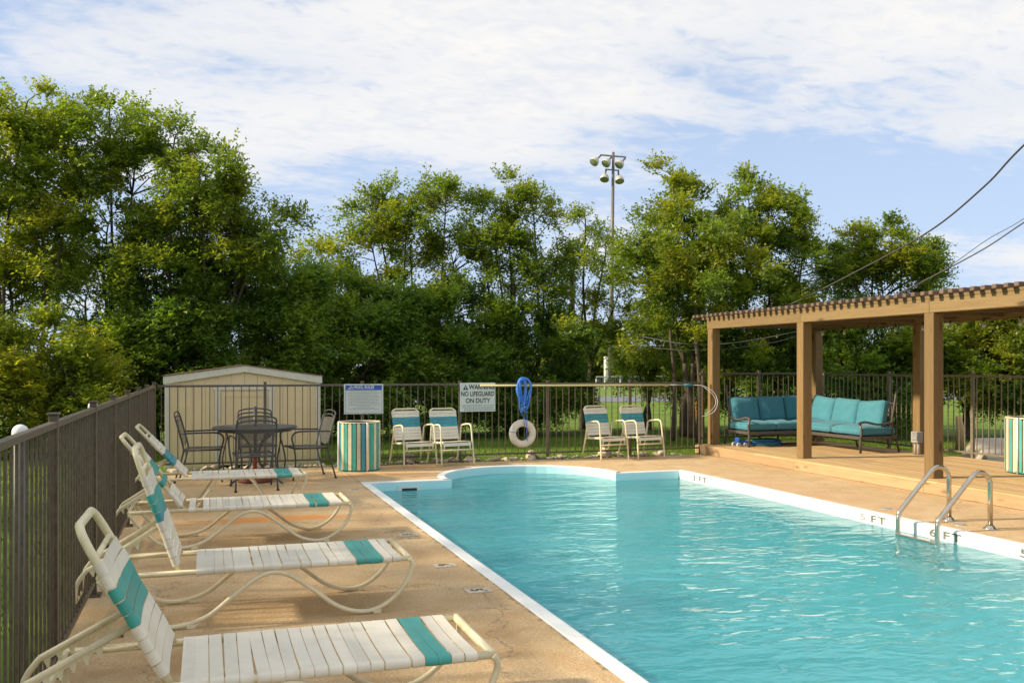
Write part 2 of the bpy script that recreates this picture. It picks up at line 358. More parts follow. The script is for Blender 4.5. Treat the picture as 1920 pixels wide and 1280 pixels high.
# ------------------------------------------------------------------ geometry helpers
class MB:
    def __init__(s): s.v = []; s.f = []; s.sm = []; s.mi = []; s.cur = 0
    def add(s, vs, fs, smooth=False):
        b = len(s.v); s.v += [tuple(q) for q in vs]; s.f += [tuple(i + b for i in q) for q in fs]
        s.sm += [smooth] * len(fs); s.mi += [s.cur] * len(fs); return s
    def box(s, c, d, ch=0.0, rot=None):
        """box centred at c with full sizes d, chamfered edges when ch > 0"""
        hx, hy, hz = d[0] / 2, d[1] / 2, d[2] / 2
        if ch <= 0:
            vs = [(x, y, z) for x in (-hx, hx) for y in (-hy, hy) for z in (-hz, hz)]
            fs = [(0, 1, 3, 2), (4, 6, 7, 5), (0, 4, 5, 1), (2, 3, 7, 6), (0, 2, 6, 4), (1, 5, 7, 3)]
        else:
            vs = []; idx = {}
            for x in (-1, 1):
                for y in (-1, 1):
                    for z in (-1, 1):
                        for k in range(3):
                            p = [x * (hx - ch), y * (hy - ch), z * (hz - ch)]
                            p[k] += (x, y, z)[k] * ch
                            idx[(x, y, z, k)] = len(vs); vs.append(tuple(p))
            fs = []
            for k in range(3):
                i, j = [(1, 2), (2, 0), (0, 1)][k]
                for sg in (-1, 1):
                    q = []
                    for a, b in ((-1, -1), (1, -1), (1, 1), (-1, 1)):
                        e = [0, 0, 0]; e[k] = sg; e[i] = a; e[j] = b; q.append(idx[(*e, k)])
                    fs.append(tuple(q) if sg > 0 else tuple(reversed(q)))
                # edges parallel to axis k
                for a in (-1, 1):
                    for b in (-1, 1):
                        e0 = [0, 0, 0]; e1 = [0, 0, 0]; e0[k] = -1; e1[k] = 1
                        for e in (e0, e1): e[i] = a; e[j] = b
                        q = (idx[(*e0, i)], idx[(*e1, i)], idx[(*e1, j)], idx[(*e0, j)])
                        fs.append(q if a * b < 0 else tuple(reversed(q)))
            for x in (-1, 1):
                for y in (-1, 1):
                    for z in (-1, 1):
                        q = (idx[(x, y, z, 0)], idx[(x, y, z, 1)], idx[(x, y, z, 2)])
                        fs.append(q if x * y * z > 0 else tuple(reversed(q)))
        if rot is not None: vs = [rot @ Vector(q) for q in vs]
        vs = [(q[0] + c[0], q[1] + c[1], q[2] + c[2]) for q in vs]
        return s.add(vs, fs)
    def tube(s, pts, r, seg=8, closed=False, cap=True, flat=1.0):
        P = [Vector(p) for p in pts]; n = len(P)
        rr = r if isinstance(r, (list, tuple)) else [r] * n
        T = []
        for i in range(n):
            a = P[i - 1] if (i > 0 or closed) else P[i]; b = P[(i + 1) % n] if (i < n - 1 or closed) else P[i]
            t = (b - a); T.append(t.normalized() if t.length > 1e-9 else Vector((0, 0, 1)))
        up = Vector((0, 0, 1)) if abs(T[0].z) < 0.9 else Vector((1, 0, 0))
        u = T[0].cross(up).normalized(); vs = []
        for i in range(n):
            u = (u - T[i] * u.dot(T[i]))
            u = u.normalized() if u.length > 1e-6 else T[i].orthogonal().normalized()
            w = T[i].cross(u)
            for k in range(seg):
                an = 2 * PI * k / seg
                vs.append(P[i] + (u * math.cos(an) + w * math.sin(an) * flat) * rr[i])
        fs = []
        m = n if closed else n - 1
        for i in range(m):
            for k in range(seg):
                a = i * seg + k; b = i * seg + (k + 1) % seg; c2 = ((i + 1) % n) * seg + (k + 1) % seg; d2 = ((i + 1) % n) * seg + k
                fs.append((a, b, c2, d2))
        s.add(vs, fs, True)
        if cap and not closed:
            b = len(s.v) - len(vs)
            s.f += [tuple(b + k for k in reversed(range(seg))), tuple(b + (n - 1) * seg + k for k in range(seg))]; s.sm += [False, False]; s.mi += [s.cur] * 2
        return s
    def lathe(s, prof, c=(0, 0, 0), seg=24, smooth=True, a0=0.0, a1=2 * PI):
        full = abs(a1 - a0 - 2 * PI) < 1e-6; m = seg if full else seg + 1
        vs = []
        for r, z in prof:
            for k in range(m):
                an = a0 + (a1 - a0) * k / seg; vs.append((c[0] + r * math.cos(an), c[1] + r * math.sin(an), c[2] + z))
        fs = []
        for i in range(len(prof) - 1):
            for k in range(seg):
                k2 = (k + 1) % m; fs.append((i * m + k, i * m + k2, (i + 1) * m + k2, (i + 1) * m + k))
        return s.add(vs, fs, smooth)
    def prism(s, poly, z0, z1):
        n = len(poly)
        vs = [(x, y, z0) for x, y in poly] + [(x, y, z1) for x, y in poly]
        fs = [tuple(reversed(range(n))), tuple(range(n, 2 * n))] + [(i, (i + 1) % n, n + (i + 1) % n, n + i) for i in range(n)]
        return s.add(vs, fs)
    def mesh(s, name, mats):
        me = bpy.data.meshes.new(name); me.from_pydata(s.v, [], s.f)
        me.polygons.foreach_set('use_smooth', s.sm); me.polygons.foreach_set('material_index', s.mi)
        for m in (mats if isinstance(mats, (list, tuple)) else [mats]): me.materials.append(m)
        me.update(); return me
    def build(s, name, mats, parent=None, loc=None, rot=None):
        return link(name, s.mesh(name, mats), parent, loc, rot)

def link(name, data, parent=None, loc=None, rot=None):
    o = bpy.data.objects.new(name, data); C.objects.link(o)
    if parent is not None: o.parent = parent
    if loc is not None: o.location = loc
    if rot is not None: o.rotation_euler = rot
    return o
def tag(o, label=None, cat=None, group=None, kind=None):
    if label: o['label'] = label
    if cat: o['category'] = cat
    if group: o['group'] = group
    if kind: o['kind'] = kind
    return o
def thing(name, label, cat, loc=(0, 0, 0), rz=0.0, group=None):
    o = bpy.data.objects.new(name, None); C.objects.link(o); o.location = loc; o.rotation_euler = (0, 0, rz); o.empty_display_size = 0.1
    return tag(o, label, cat, group)
def dup(root, loc, rz, label, group=None):
    r = root.copy(); C.objects.link(r); r.location = loc; r.rotation_euler = (0, 0, rz); r['label'] = label
    if group: r['group'] = group
    for ch in [o for o in list(C.objects) if o.parent == root]:
        c = ch.copy(); C.objects.link(c); c.parent = r
        for g in [o for o in list(C.objects) if o.parent == ch]:
            d = g.copy(); C.objects.link(d); d.parent = c
    return r
def smooth_path(pts, n=6, closed=False):
    P = [Vector(p) for p in pts]; out = []; L = len(P)
    for i in range(L if closed else L - 1):
        p0 = P[i - 1] if (i > 0 or closed) else P[0]; p1 = P[i]; p2 = P[(i + 1) % L]; p3 = P[(i + 2) % L] if (i + 2 < L or closed) else P[-1]
        for k in range(n):
            t = k / n
            out.append(0.5 * ((2 * p1) + (-p0 + p2) * t + (2 * p0 - 5 * p1 + 4 * p2 - p3) * t * t + (-p0 + 3 * p1 - 3 * p2 + p3) * t ** 3))
    if not closed: out.append(P[-1])
    return out
def arcpts(cx, cz, r, a0, a1, n=8):   # in an x-z style plane, returns (a,b) pairs
    return [(cx + r * math.cos(a0 + (a1 - a0) * i / n), cz + r * math.sin(a0 + (a1 - a0) * i / n)) for i in range(n + 1)]
def text_mesh(body, size, bold=0.0, extrude=0.0006, align='CENTER', sx=1.0, spacing=1.0):
    cu = bpy.data.curves.new('text', 'FONT'); cu.body = body; cu.size = size; cu.offset = bold; cu.extrude = extrude
    cu.align_x = align; cu.align_y = 'CENTER'; cu.resolution_u = 3; cu.space_character = spacing
    o = bpy.data.objects.new('text', cu); C.objects.link(o)
    bpy.context.view_layer.update()
    me = bpy.data.meshes.new_from_object(o.evaluated_get(bpy.context.evaluated_depsgraph_get()))
    bpy.data.objects.remove(o); bpy.data.curves.remove(cu)
    if sx != 1.0: me.transform(Matrix.Diagonal((sx, 1, 1, 1)))
    me.materials.clear()
    return me

# ------------------------------------------------------------------ setting: pool, deck, lawn
XL, XR, YN, YF = 2.0, 6.47, -3.0, 11.85
ARC = [(4.28 + 1.2 * math.cos(t), 12.02 + 1.2 * math.sin(t)) for t in [R(-8 + i * (196) / 26) for i in range(27)]]
pool = [(XL, YN), (XR, YN), (XR, YF), (5.47, YF)] + ARC + [(3.09, YF), (XL, YF)]
def offset(poly, d):
    n = len(poly); out = []
    for i in range(n):
        a, b, c = Vector(poly[i - 1]), Vector(poly[i]), Vector(poly[(i + 1) % n])
        e1 = (b - a).normalized(); e2 = (c - b).normalized()
        n1 = Vector((e1.y, -e1.x)); n2 = Vector((e2.y, -e2.x)); m = (n1 + n2)
        m = m.normalized() if m.length > 1e-6 else n1
        k = d / max(0.5, m.dot(n1)); out.append((b.x + m.x * k, b.y + m.y * k))
    return out
cop = offset(pool, 0.105)
def fill_with_hole(name, outer, hole, z, mat):
    import bmesh
    bm = bmesh.new()
    def loop(p):
        vs = [bm.verts.new((x, y, z)) for x, y in p]; return [bm.edges.new((vs[i], vs[(i + 1) % len(vs)])) for i in range(len(vs))]
    e = loop(outer) + loop(hole)
    bmesh.ops.triangle_fill(bm, use_beauty=True, edges=e)
    for f in bm.faces:
        if f.normal.z < 0: f.normal_flip()
    me = bpy.data.meshes.new(name); bm.to_mesh(me); bm.free(); me.materials.append(mat)
    return link(name, me)
backedge = []
for i in range(60):
    x = 8.0 - i * (8.75 / 59); backedge.append((x, 13.93 + 0.05 * mnoise.noise(Vector((x * 2.1, 3, 0))) + 0.02 * mnoise.noise(Vector((x * 9, 8, 0)))))
outer = [(-0.78, -4), (12.5, -4), (12.5, 7.4), (10.6, 7.4), (10.6, 13.9)] + [(8.02, 13.95)] + backedge + [(-0.78, 13.93)]
deck = fill_with_hole('pool_deck', outer, cop, 0.0, M['deck']); tag(deck, kind='structure')
e = MB()
for i in range(len(outer)):
    a, b = outer[i], outer[(i + 1) % len(outer)]
    e.add([(a[0], a[1], -0.12), (b[0], b[1], -0.12), (b[0], b[1], 0), (a[0], a[1], 0)], [(0, 1, 2, 3)])
tag(e.build('pool_deck_edge', M['deck']), kind='structure')
# coping band with a rounded nose, and the wall below it
c = MB(); n = len(pool)
lay = [(0.105, -0.02), (0.105, 0.004), (0.095, 0.008), (0.02, 0.008), (0.004, 0.004), (0.0, -0.004), (0.0, -0.016)]
rings = [offset(pool, d) if d > 0 else pool for d, z in lay]
vs = [(x, y, lay[k][1]) for k in range(len(lay)) for x, y in rings[k]]
fs = [(k * n + i, (k + 1) * n + i, (k + 1) * n + (i + 1) % n, k * n + (i + 1) % n) for k in range(len(lay) - 1) for i in range(n)]
c.add(vs, fs); tag(c.build('pool_coping', M['coping']), kind='structure')
def floor_z(y):
    pts = [(-3, -1.45), (5.2, -1.5), (6.8, -1.85), (8.2, -1.6), (10.3, -1.1), (13.4, -0.95)]
    for (a, za), (b, zb) in zip(pts, pts[1:]):
        if y <= b: t = max(0, min(1, (y - a) / (b - a))); t = t * t * (3 - 2 * t); return za + (zb - za) * t
    return pts[-1][1]
wl_ = MB()
vs = []
for k in range(3):
    for x, y in pool: vs.append((x, y, [-0.016, -0.5, -2.1][k]))
fs = [(k * n + i, (k + 1) * n + i, (k + 1) * n + (i + 1) % n, k * n + (i + 1) % n) for k in range(2) for i in range(n)]
wl_.add(vs, fs); tag(wl_.build('pool_wall', M['plaster']), kind='structure')
fl = MB(); gy = [YN + i * (13.4 - YN) / 40 for i in range(41)]
fl.add([(x, y, floor_z(y)) for y in gy for x in (XL - 0.05, XR + 0.05)], [(2 * i, 2 * i + 1, 2 * i + 3, 2 * i + 2) for i in range(40)], True)
tag(fl.build('pool_floor', M['floorp']), kind='structure')
import bmesh
bm = bmesh.new(); vv = [bm.verts.new((x, y, -0.11)) for x, y in pool]; ff = bm.faces.new(vv); bmesh.ops.triangulate(bm, faces=[ff])
for f in bm.faces:
    if f.normal.z < 0: f.normal_flip()
me = bpy.data.meshes.new('pool_water'); bm.to_mesh(me); bm.free(); me.materials.append(M['water'])
tag(link('pool_water', me), kind='structure')
m = MB(); m.box((XR - 0.003, (YN + YF) / 2, -0.10), (0.006, YF - YN - 0.01, 0.19)); tag(m.build('wall_band', M['coping']), kind='structure')
# lawn: one sheet to the horizon, just below the deck, with a hole for the deck and pool
lawn_hole = [(-0.7, -3.9), (12.4, -3.9), (12.4, 7.5), (10.5, 7.5), (10.5, 13.8), (-0.7, 13.8)]
lw = fill_with_hole('lawn', [(-400, -300), (400, -300), (400, 600), (-400, 600)], lawn_hole, -0.03, M['grass']); tag(lw, kind='structure')
# far road strip and pale far field edge, seen between the trees
rd = MB(); rd.box((26, 42, -0.022), (60, 7, 0.012)); tag(rd.build('far_road', M['asphalt'], rot=(0, 0, R(-8))), kind='structure')

# skimmer opening in the far wall
sk = thing('skimmer', 'dark rectangular skimmer opening in pale frame, far left pool wall', 'skimmer', (2.52, YF, -0.095))
m = MB(); m.box((0, -0.008, 0.0275), (0.30, 0.012, 0.03)); m.box((-0.125, -0.008, -0.035), (0.05, 0.012, 0.095)); m.box((0.125, -0.008, -0.035), (0.05, 0.012, 0.095)); m.build('frame', M['coping'], sk)
m = MB(); m.box((0, -0.004, -0.037), (0.2, 0.006, 0.095)); m.build('opening', M['black'], sk)

# depth letters painted on the right wall face and the marker tiles on the left deck
def wall_text(s, y, label, mat=M['fadedink'], z=-0.058, sx=1.95):
    o = thing('depth_lettering', label, 'depth marking', (XR - 0.0078, y, z), R(-90)); x = 0.0
    for ch_ in s:
        if ch_ == ' ': x += 0.055; continue
        me = text_mesh(ch_, 0.098, 0.0022, 0.0004, 'LEFT', sx); me.materials.append(mat if ch_ != '5' or y < 7 else M['paleink'])
        link('digit' if ch_.isdigit() else 'letter', me, o, (x, 0, 0), (R(90), 0, 0))
        x += max(q.co.x for q in me.vertices) + 0.02
    return o
LM = 'black depth lettering on white right pool wall, '
wall_text('5 FT', 7.98, 'faded black 5 FT lettering on the white pool wall left of the ladder')
wall_text('6 FT', 7.01, 'black 6 FT lettering on the white pool wall behind the ladder rails')
wall_text('3 FT', 11.46, 'black FT lettering on the white pool wall by the far corner', z=-0.056)
wall_text('5 FT', 5.99, 'black 5 at the right edge of the picture on the white pool wall')
def deck_tile(x, y, s, label, extra=None):
    t = thing('depth_marker', label, 'depth marker', (x, y, 0))
    m = MB(); m.box((0, 0, 0.003), (0.17, 0.115, 0.006), 0.001); m.build('tile', M['tile'], t)
    me = text_mesh(s, 0.115, 0.003, 0.0004); me.materials.append(M['ink']); link('digit', me, t, (-0.012, 0.012, 0.0068), (0, 0, R(-90)))
    me = text_mesh('FT', 0.03, 0.001, 0.0003); me.materials.append(M['fadedink']); link('lettering', me, t, (0.045, -0.03, 0.0068), (0, 0, R(-90)))
deck_tile(1.73, 5.93, '5', 'pale tile marked 5 set in the deck, nearest along the pool edge')
deck_tile(1.71, 6.76, '6', 'pale tile marked 6 set in the deck between the two 5 tiles')
deck_tile(1.71, 8.09, '5', 'pale tile marked 5 set in the deck beyond the 6 tile')
deck_tile(1.73, 11.25, '3', 'pale worn marker tile in the deck by the far left pool corner')
for x, y, lb in ((6.83, 8.02, 'small round metal cover in the deck left of the ladder'), (6.80, 6.98, 'small round metal cover in the deck between the ladder feet')):
    t = thing('deck_cover', lb, 'drain cover', (x, y, 0))
    m = MB(); m.lathe([(0.0, 0.003), (0.042, 0.003), (0.045, 0.006), (0.055, 0.006), (0.058, 0.0)], seg=20); m.build('rim', M['galv'], t)
    m = MB(); m.lathe([(0.0, 0.0045), (0.038, 0.0042)], seg=16); m.build('lid', M['greypl'], t)

# ------------------------------------------------------------------ fences
def picket_mesh(name, h, w=0.0118, mat=None):
    m = MB(); m.box((0, 0, h / 2), (w, w, h)); return m.mesh(name, mat)
def make_fence(name, label, p0, p1, z0, z1, posts, mat, group=None, pitch=0.11, skip=(), railmat=None, name2=None):
    a = Vector((*p0, 0)); b = Vector((*p1, 0)); d = b - a; L = d.length; ang = math.atan2(d.y, d.x)
    f = thing('metal_fence', label, 'fence', (a.x, a.y, 0), ang, group)
    pk = picket_mesh('picket', z1 - z0 - 0.03, 0.0118, mat)
    x = 0.055
    while x < L:
        if min([abs(x - q) for q in posts] or [9]) > 0.035: link('picket', pk, f, (x, 0, z0 + 0.004))
        x += pitch
    m = MB(); m.box((L / 2, 0, z1 - 0.016), (L, 0.036, 0.032), 0.003); m.build('top_rail', railmat or mat, f)
    m = MB(); m.box((L / 2, 0, z0 + 0.012), (L, 0.030, 0.026), 0.003); m.build('bottom_rail', mat, f)
    pm = MB(); pm.box((0, 0, (z1 + 0.03) / 2), (0.042, 0.042, z1 + 0.03), 0.003); pm = pm.mesh('post', mat)
    cm = MB(); cm.box((0, 0, 0.006), (0.056, 0.056, 0.012), 0.003); cm = cm.mesh('cap', mat)
    fm = MB(); fm.box((0, 0, 0.006), (0.12, 0.10, 0.010), 0.002); fm.tube([(0.045, 0.035, 0.01), (0.045, 0.035, 0.03)], 0.007, 6); fm.tube([(-0.045, -0.035, 0.01), (-0.045, -0.035, 0.03)], 0.007, 6); fm = fm.mesh('foot_plate', mat)
    for q in posts:
        p = link('post', pm, f, (q, 0, 0)); link('cap', cm, p, (0, 0, z1 + 0.03)); link('foot_plate', fm, p, (0, 0, 0))
    return f
make_fence('f', 'dark bronze picket fence running along the left side behind the loungers', (-0.7, 1.0), (-0.7, 14.1), 0.075, 1.235,
           [y - 1.0 for y in (1.9, 3.42, 4.95, 6.6, 7.96, 9.38, 10.82, 12.34, 14.07)], M['iron'])
make_fence('f', 'dark bronze picket fence across the back carrying the signs and life ring', (-0.66, 14.1), (8.12, 14.1), 0.09, 1.235,
           [x + 0.66 for x in (0.83, 2.27, 3.81, 5.29, 6.77, 8.10)], M['iron'], railmat=M['iron'])
make_fence('f', 'short dark picket fence behind the left run of the teal sofa', (8.2, 14.28), (10.68, 14.28), 0.25, 1.39, [0.06, 1.2], M['iron'])
make_fence('f', 'picket fence in a lighter, sunlit-looking colour along the far side of the pergola', (10.7, 14.24), (10.7, 4.0), 0.22, 1.375, [0.03, 1.75, 3.5, 5.2, 6.9, 8.6], M['iron_sunlit'])
for y, lb in ((4.68, 'white dome cap on galvanised post just behind the left fence, nearest'), (7.53, 'white dome cap on galvanised post behind the left fence, farther one'),):
    t = thing('capped_post', lb, 'post', (-0.80, y, -0.03))
    m = MB(); m.tube([(0, 0, 0), (0, 0, 1.22)], 0.027, 12); m.build('post', M['polegrey'], t)
    m = MB(); m.lathe([(0.036, 0)] + [(0.036 * math.cos(q), 0.02 + 0.036 * math.sin(q)) for q in [i * PI / 16 for i in range(8)]] + [(0.0, 0.056)], (0, 0, 1.212), 16); m.build('cap', M['white'], t)

# ------------------------------------------------------------------ rocks along the back fence
rock_meshes = []
for k in range(7):
    bm = bmesh.new(); bmesh.ops.create_icosphere(bm, subdivisions=2, radius=1)
    for vtx in bm.verts:
        q = mnoise.noise(vtx.co * 1.1 + Vector((k * 7.3, 0, 0))) * 0.5 + mnoise.noise(vtx.co * 2.7 + Vector((k * 3.1, 5, 0))) * 0.2
        vtx.co *= 1 + q; vtx.co.z *= 0.62
    me = bpy.data.meshes.new('rock'); bm.to_mesh(me); bm.free(); me.materials.append(M['rock'])
    for p in me.polygons: p.use_smooth = (k % 2 == 0)
    rock_meshes.append(me)
x = -0.5; k = 0
while x < 7.55:
    big_ = rnd.random() < 0.3
    r = rnd.uniform(0.055, 0.085) if big_ else rnd.uniform(0.022, 0.05)
    o = link('rock', rock_meshes[k % 7], None, (x, 14.06 + rnd.uniform(-0.1, 0.16), r * 0.3), (rnd.uniform(-.3, .3), rnd.uniform(-.3, .3), rnd.uniform(0, 6)))
    o.scale = (r * rnd.uniform(0.9, 1.5), r * rnd.uniform(0.8, 1.2), r * rnd.uniform(0.7, 1.1))
    zone = 'in front of the shed' if x < 1.7 else 'behind the striped bin' if x < 2.5 else 'behind the left pair of strap armchairs' if x < 3.9 else 'below the warning sign' if x < 4.5 else 'below the life ring' if x < 5.2 else 'between the life ring and right armchairs' if x < 5.9 else 'behind the right pair of strap armchairs' if x < 7.1 else 'near the left end of the pergola'
    tag(o, ('large' if big_ else 'small') + ' pale limestone rock at the fence foot ' + zone, 'rock', 'rocks along the foot of the back fence')
    x += r * rnd.uniform(1.3, 2.6); k += 1
for x, y, r, lb in ((5.05, 14.2, 0.095, 'upright rounded tan rock just behind the fence right of the life ring'), (3.02, 14.22, 0.10, 'pinkish rock behind the fence between two strap chair legs'), (6.35, 14.2, 0.10, 'blocky pale rock behind the fence under the right chairs')):
    o = link('rock', rock_meshes[2], None, (x, y, r * 0.6), (0.2, 0.1, x)); o.scale = (r, r, r * 1.5); tag(o, lb, 'rock', 'rocks along the foot of the back fence')
pb = MB()
for i in range(650):
    x = rnd.uniform(-0.6, 7.9); y = 13.99 + abs(rnd.gauss(0, 0.07)) + 0.02; s_ = rnd.uniform(0.006, 0.018)
    pb.add([(x - s_, y, -0.02), (x, y - s_, -0.02), (x + s_, y, -0.02), (x, y + s_, -0.02), (x, y, s_ * 0.9)], [(0, 1, 4), (1, 2, 4), (2, 3, 4), (3, 0, 4)])
tag(pb.build('gravel', M['rock']), kind='stuff')

# ------------------------------------------------------------------ sun loungers
TR = 0.0165
def strap_mesh(half, w, mat, sag=0.006, thick=0.0032, r=TR + 0.001):
    """one vinyl strap running in y from tube to tube, wrapped round both"""
    path = []
    for i in range(9):
        an = R(-100) - R(i * 170 / 8); path.append((-half + r * math.cos(an), r * math.sin(an), math.cos(an), math.sin(an)))
    for i in range(1, 8):
        t = i / 8; path.append((-half + 2 * half * t, r - sag * math.sin(PI * t), 0, 1))
    for i in range(9):
        an = R(90) - R(i * 170 / 8); path.append((half + r * math.cos(an), r * math.sin(an), math.cos(an), math.sin(an)))
    vs = []; fs = []
    for y, z, ny, nz in path:
        for sx in (-w / 2, w / 2):
            vs.append((sx, y, z)); vs.append((sx, y + ny * thick, z + nz * thick))
    for i in range(len(path) - 1):
        a = i * 4; b = a + 4
        fs += [(a + 1, a + 3, b + 3, b + 1), (a, b, b + 2, a + 2), (a, a + 1, b + 1, b), (a + 2, b + 2, b + 3, a + 3)]
    fs += [(0, 2, 3, 1), (len(vs) - 4, len(vs) - 3, len(vs) - 1, len(vs) - 2)]
    m = MB(); m.add(vs, fs, False); return m.mesh('strap', mat)
HALF = 0.29
strap_c = strap_mesh(HALF, 0.0505, M['cream']); strap_t = strap_mesh(HALF, 0.0505, M['teal']); strap_b = strap_mesh(HALF, 0.0505, M['bluet'])
def lounger(label, x0, yc, ang, style, greens, bgreens, missing=(), rz=0.0, L=1.32, blen=0.74, seed=0):
    rr = random.Random(seed)
    t = thing('sun_lounger', label, 'sun lounger', (x0, yc, 0), rz, 'strap sun loungers along the left side of the pool')
    Z = 0.32
    # seat frame
    for s in (-1, 1):
        m = MB(); m.tube([(-0.42, s * HALF, Z), (L, s * HALF, Z)], TR, 10); m.build('side_rail', M['cream_frame'], t)
    m = MB(); m.tube([(-0.42, -HALF, Z), (-0.42, HALF, Z)], TR * 0.9, 8); m.build('cross_rail', M['cream_frame'], t)
    if style == 'sled':
        m = MB(); m.tube([(L + 0.012, -HALF - 0.01, Z), (L + 0.012, HALF + 0.01, Z)], TR * 1.15, 10); m.build('foot_rail', M['cream_frame'], t)
        pz = [(L + 0.012, 0.32), (L + 0.03, 0.27), (L - 0.03, 0.145), (L - 0.14, 0.05), (L - 0.27, 0.016), (L - 0.42, 0.058), (L - 0.57, 0.17), (L - 0.70, 0.262), (L - 0.80, 0.29), (L - 0.90, 0.262), (L - 1.04, 0.16), (L - 1.18, 0.058), (L - 1.36, 0.016), (L - 1.52, 0.058), (L - 1.65, 0.17), (-0.42, 0.31)]
        for s in (-1, 1):
            m = MB(); m.tube(smooth_path([(a, s * (HALF + 0.012), b) for a, b in pz], 5), TR * 0.86, 10); lg = m.build('leg', M['cream_frame'], t)
            for q in (L - 0.24, L - 1.31):
                m = MB(); m.box((q + 0.05, s * (HALF + 0.012), 0.012), (0.05, 0.03, 0.024), 0.004); m.build('foot_pad', M['cream_frame'], lg)
    else:
        m = MB(); m.tube([(L, -HALF, Z), (L, HALF, Z)], TR * 1.1, 10); m.build('foot_rail', M['cream_frame'], t)
        for s in (-1, 1):
            for a, b, cc in (((0.30, Z), (0.25, 0.24), (0.08, 0.008)), ((0.62, Z), (0.68, 0.24), (0.82, 0.008)), ((L, Z), (L - 0.015, 0.23), (L - 0.13, 0.008))):
                m = MB(); m.tube(smooth_path([(a[0], s * (HALF + 0.0), a[1] - 0.01), (b[0], s * HALF, b[1]), (cc[0], s * (HALF + 0.01), cc[1])], 5), TR * 0.82, 10); m.build('leg', M['cream_frame'], t)
    # straps of the seat
    pitch = 0.0545; n = int((L - 0.05) / pitch)
    for i in range(n):
        k = n - 1 - i
        if k in missing: continue
        jx = rr.gauss(0, 0.0022)
        o = link('strap', strap_t if k in greens else strap_c, t, (0.035 + pitch * (i + 0.5) + jx, 0, Z), (0, rr.gauss(0, R(1.6)), rr.gauss(0, R(0.35))))
        if k in greens: o['label'] = 'green strap'
    # backrest, its own frame turned up about the hinge
    ca, sa = math.cos(ang), math.sin(ang)
    def B(s_, y, off=0.0): return (-s_ * ca + off * sa, y, Z + 0.008 + s_ * sa + off * ca)
    hb = HALF - 0.032
    fr = [B(0, -hb), B(blen * 0.72, -hb)] + [B(blen - 0.09, -hb), B(blen - 0.03, -hb + 0.025), B(blen, -hb + 0.075)] + [B(blen, hb - 0.075), B(blen - 0.03, hb - 0.025), B(blen - 0.09, hb)] + [B(blen * 0.72, hb), B(0, hb)]
    m = MB(); m.tube([B(0, -hb), B(blen * 0.72, -hb), *smooth_path(fr[2:5], 3), *smooth_path(fr[5:8], 3), B(blen * 0.72, hb), B(0, hb)], TR, 10); bk = m.build('back_frame', M['cream_frame'], t)
    m = MB(); m.tube([B(blen - 0.13, -hb), B(blen - 0.13, hb)], TR * 0.7, 8); m.build('cross_tube', M['cream_frame'], bk)
    nb = int((blen - 0.155) / pitch)
    sc_ = hb / HALF
    for i in range(nb):
        if ('b', i) in missing: continue
        k = nb - 1 - i; q = 0.03 + pitch * (i + 0.5)
        p = B(q, 0)
        msh = (strap_b if style == 'legs' or (seed == 2 and rr.random() < 0.5) else strap_t) if k in bgreens else strap_c
        # strap across the back: local x runs down the slope, local z is its front face
        o = link('strap', msh, t, p, None); o.rotation_euler = (0, (ang) + rr.gauss(0, R(1.5)), rr.gauss(0, R(0.4))); o.scale = (1, sc_, 1)
        if k in bgreens: o['label'] = 'teal strap'
    # ratchet prop with toothed plates
    top = Vector(B(blen * 0.36, 0, -0.02)); bot = Vector((-0.60, 0, 0.14)); head = Vector((-0.47, 0, Z + 0.035))
    dirv = (head - top).normalized(); bot = top + dirv * ((top - head).length + 0.09)
    yb = 0.165
    pr = MB(); pr.tube([(top.x, -yb, top.z)] + smooth_path([(bot.x - dirv.x * 0.06, -yb, bot.z - dirv.z * 0.06), (bot.x, -yb + 0.01, bot.z - 0.05), (bot.x - 0.01, -yb + 0.03, bot.z - 0.15)], 3) + smooth_path([(bot.x - 0.01, yb - 0.03, bot.z - 0.15), (bot.x, yb - 0.01, bot.z - 0.05), (bot.x - dirv.x * 0.06, yb, bot.z - dirv.z * 0.06)], 3) + [(top.x, yb, top.z)], TR * 0.8, 8)
    pp = pr.build('prop', M['cream_frame'], t)
    for s in (-1, 1):
        nrm = Vector((-dirv.z, 0, dirv.x));  nrm = nrm if nrm.z < 0 else -nrm
        A0 = top.lerp(bot, 0.22); A1 = top.lerp(bot, 0.86); poly = []
        K = 6
        for i in range(K):
            q0 = A0.lerp(A1, i / K); q1 = A0.lerp(A1, (i + 0.45) / K); q2 = A0.lerp(A1, (i + 0.9) / K)
            poly += [q0 + nrm * 0.018, q1 + nrm * 0.020, q2 + nrm * 0.052, A0.lerp(A1, (i + 1) / K) + nrm * 0.046]
        poly = [A0] + poly + [A1]
        nP = len(poly); m = MB()
        vsn = [(q.x, s * yb - 0.003, q.z) for q in poly] + [(q.x, s * yb + 0.003, q.z) for q in poly]
        # triangulate as a strip against the straight edge
        fsn = []
        base = [A0.lerp(A1, i / (nP - 3)) for i in range(nP - 2)]
        vb = len(vsn)
        for j, q in enumerate(poly[1:-1]):
            pass
        strip = []
        for side in (-0.003, 0.003):
            for q in poly[1:-1]:
                foot = A0 + dirv * (q - A0).dot(dirv); strip.append((foot.x, s * yb + side, foot.z)); strip.append((q.x, s * yb + side, q.z))
        cnt = (nP - 2) * 2
        for j in range(nP - 3):
            a_ = 2 * j; fsn += [(a_, a_ + 1, a_ + 3, a_ + 2), (cnt + a_, cnt + a_ + 2, cnt + a_ + 3, cnt + a_ + 1), (a_ + 1, cnt + a_ + 1, cnt + a_ + 3, a_ + 3)]
        m.add(strip, fsn); m.build('ratchet_plate', M['cream_frame'], pp)
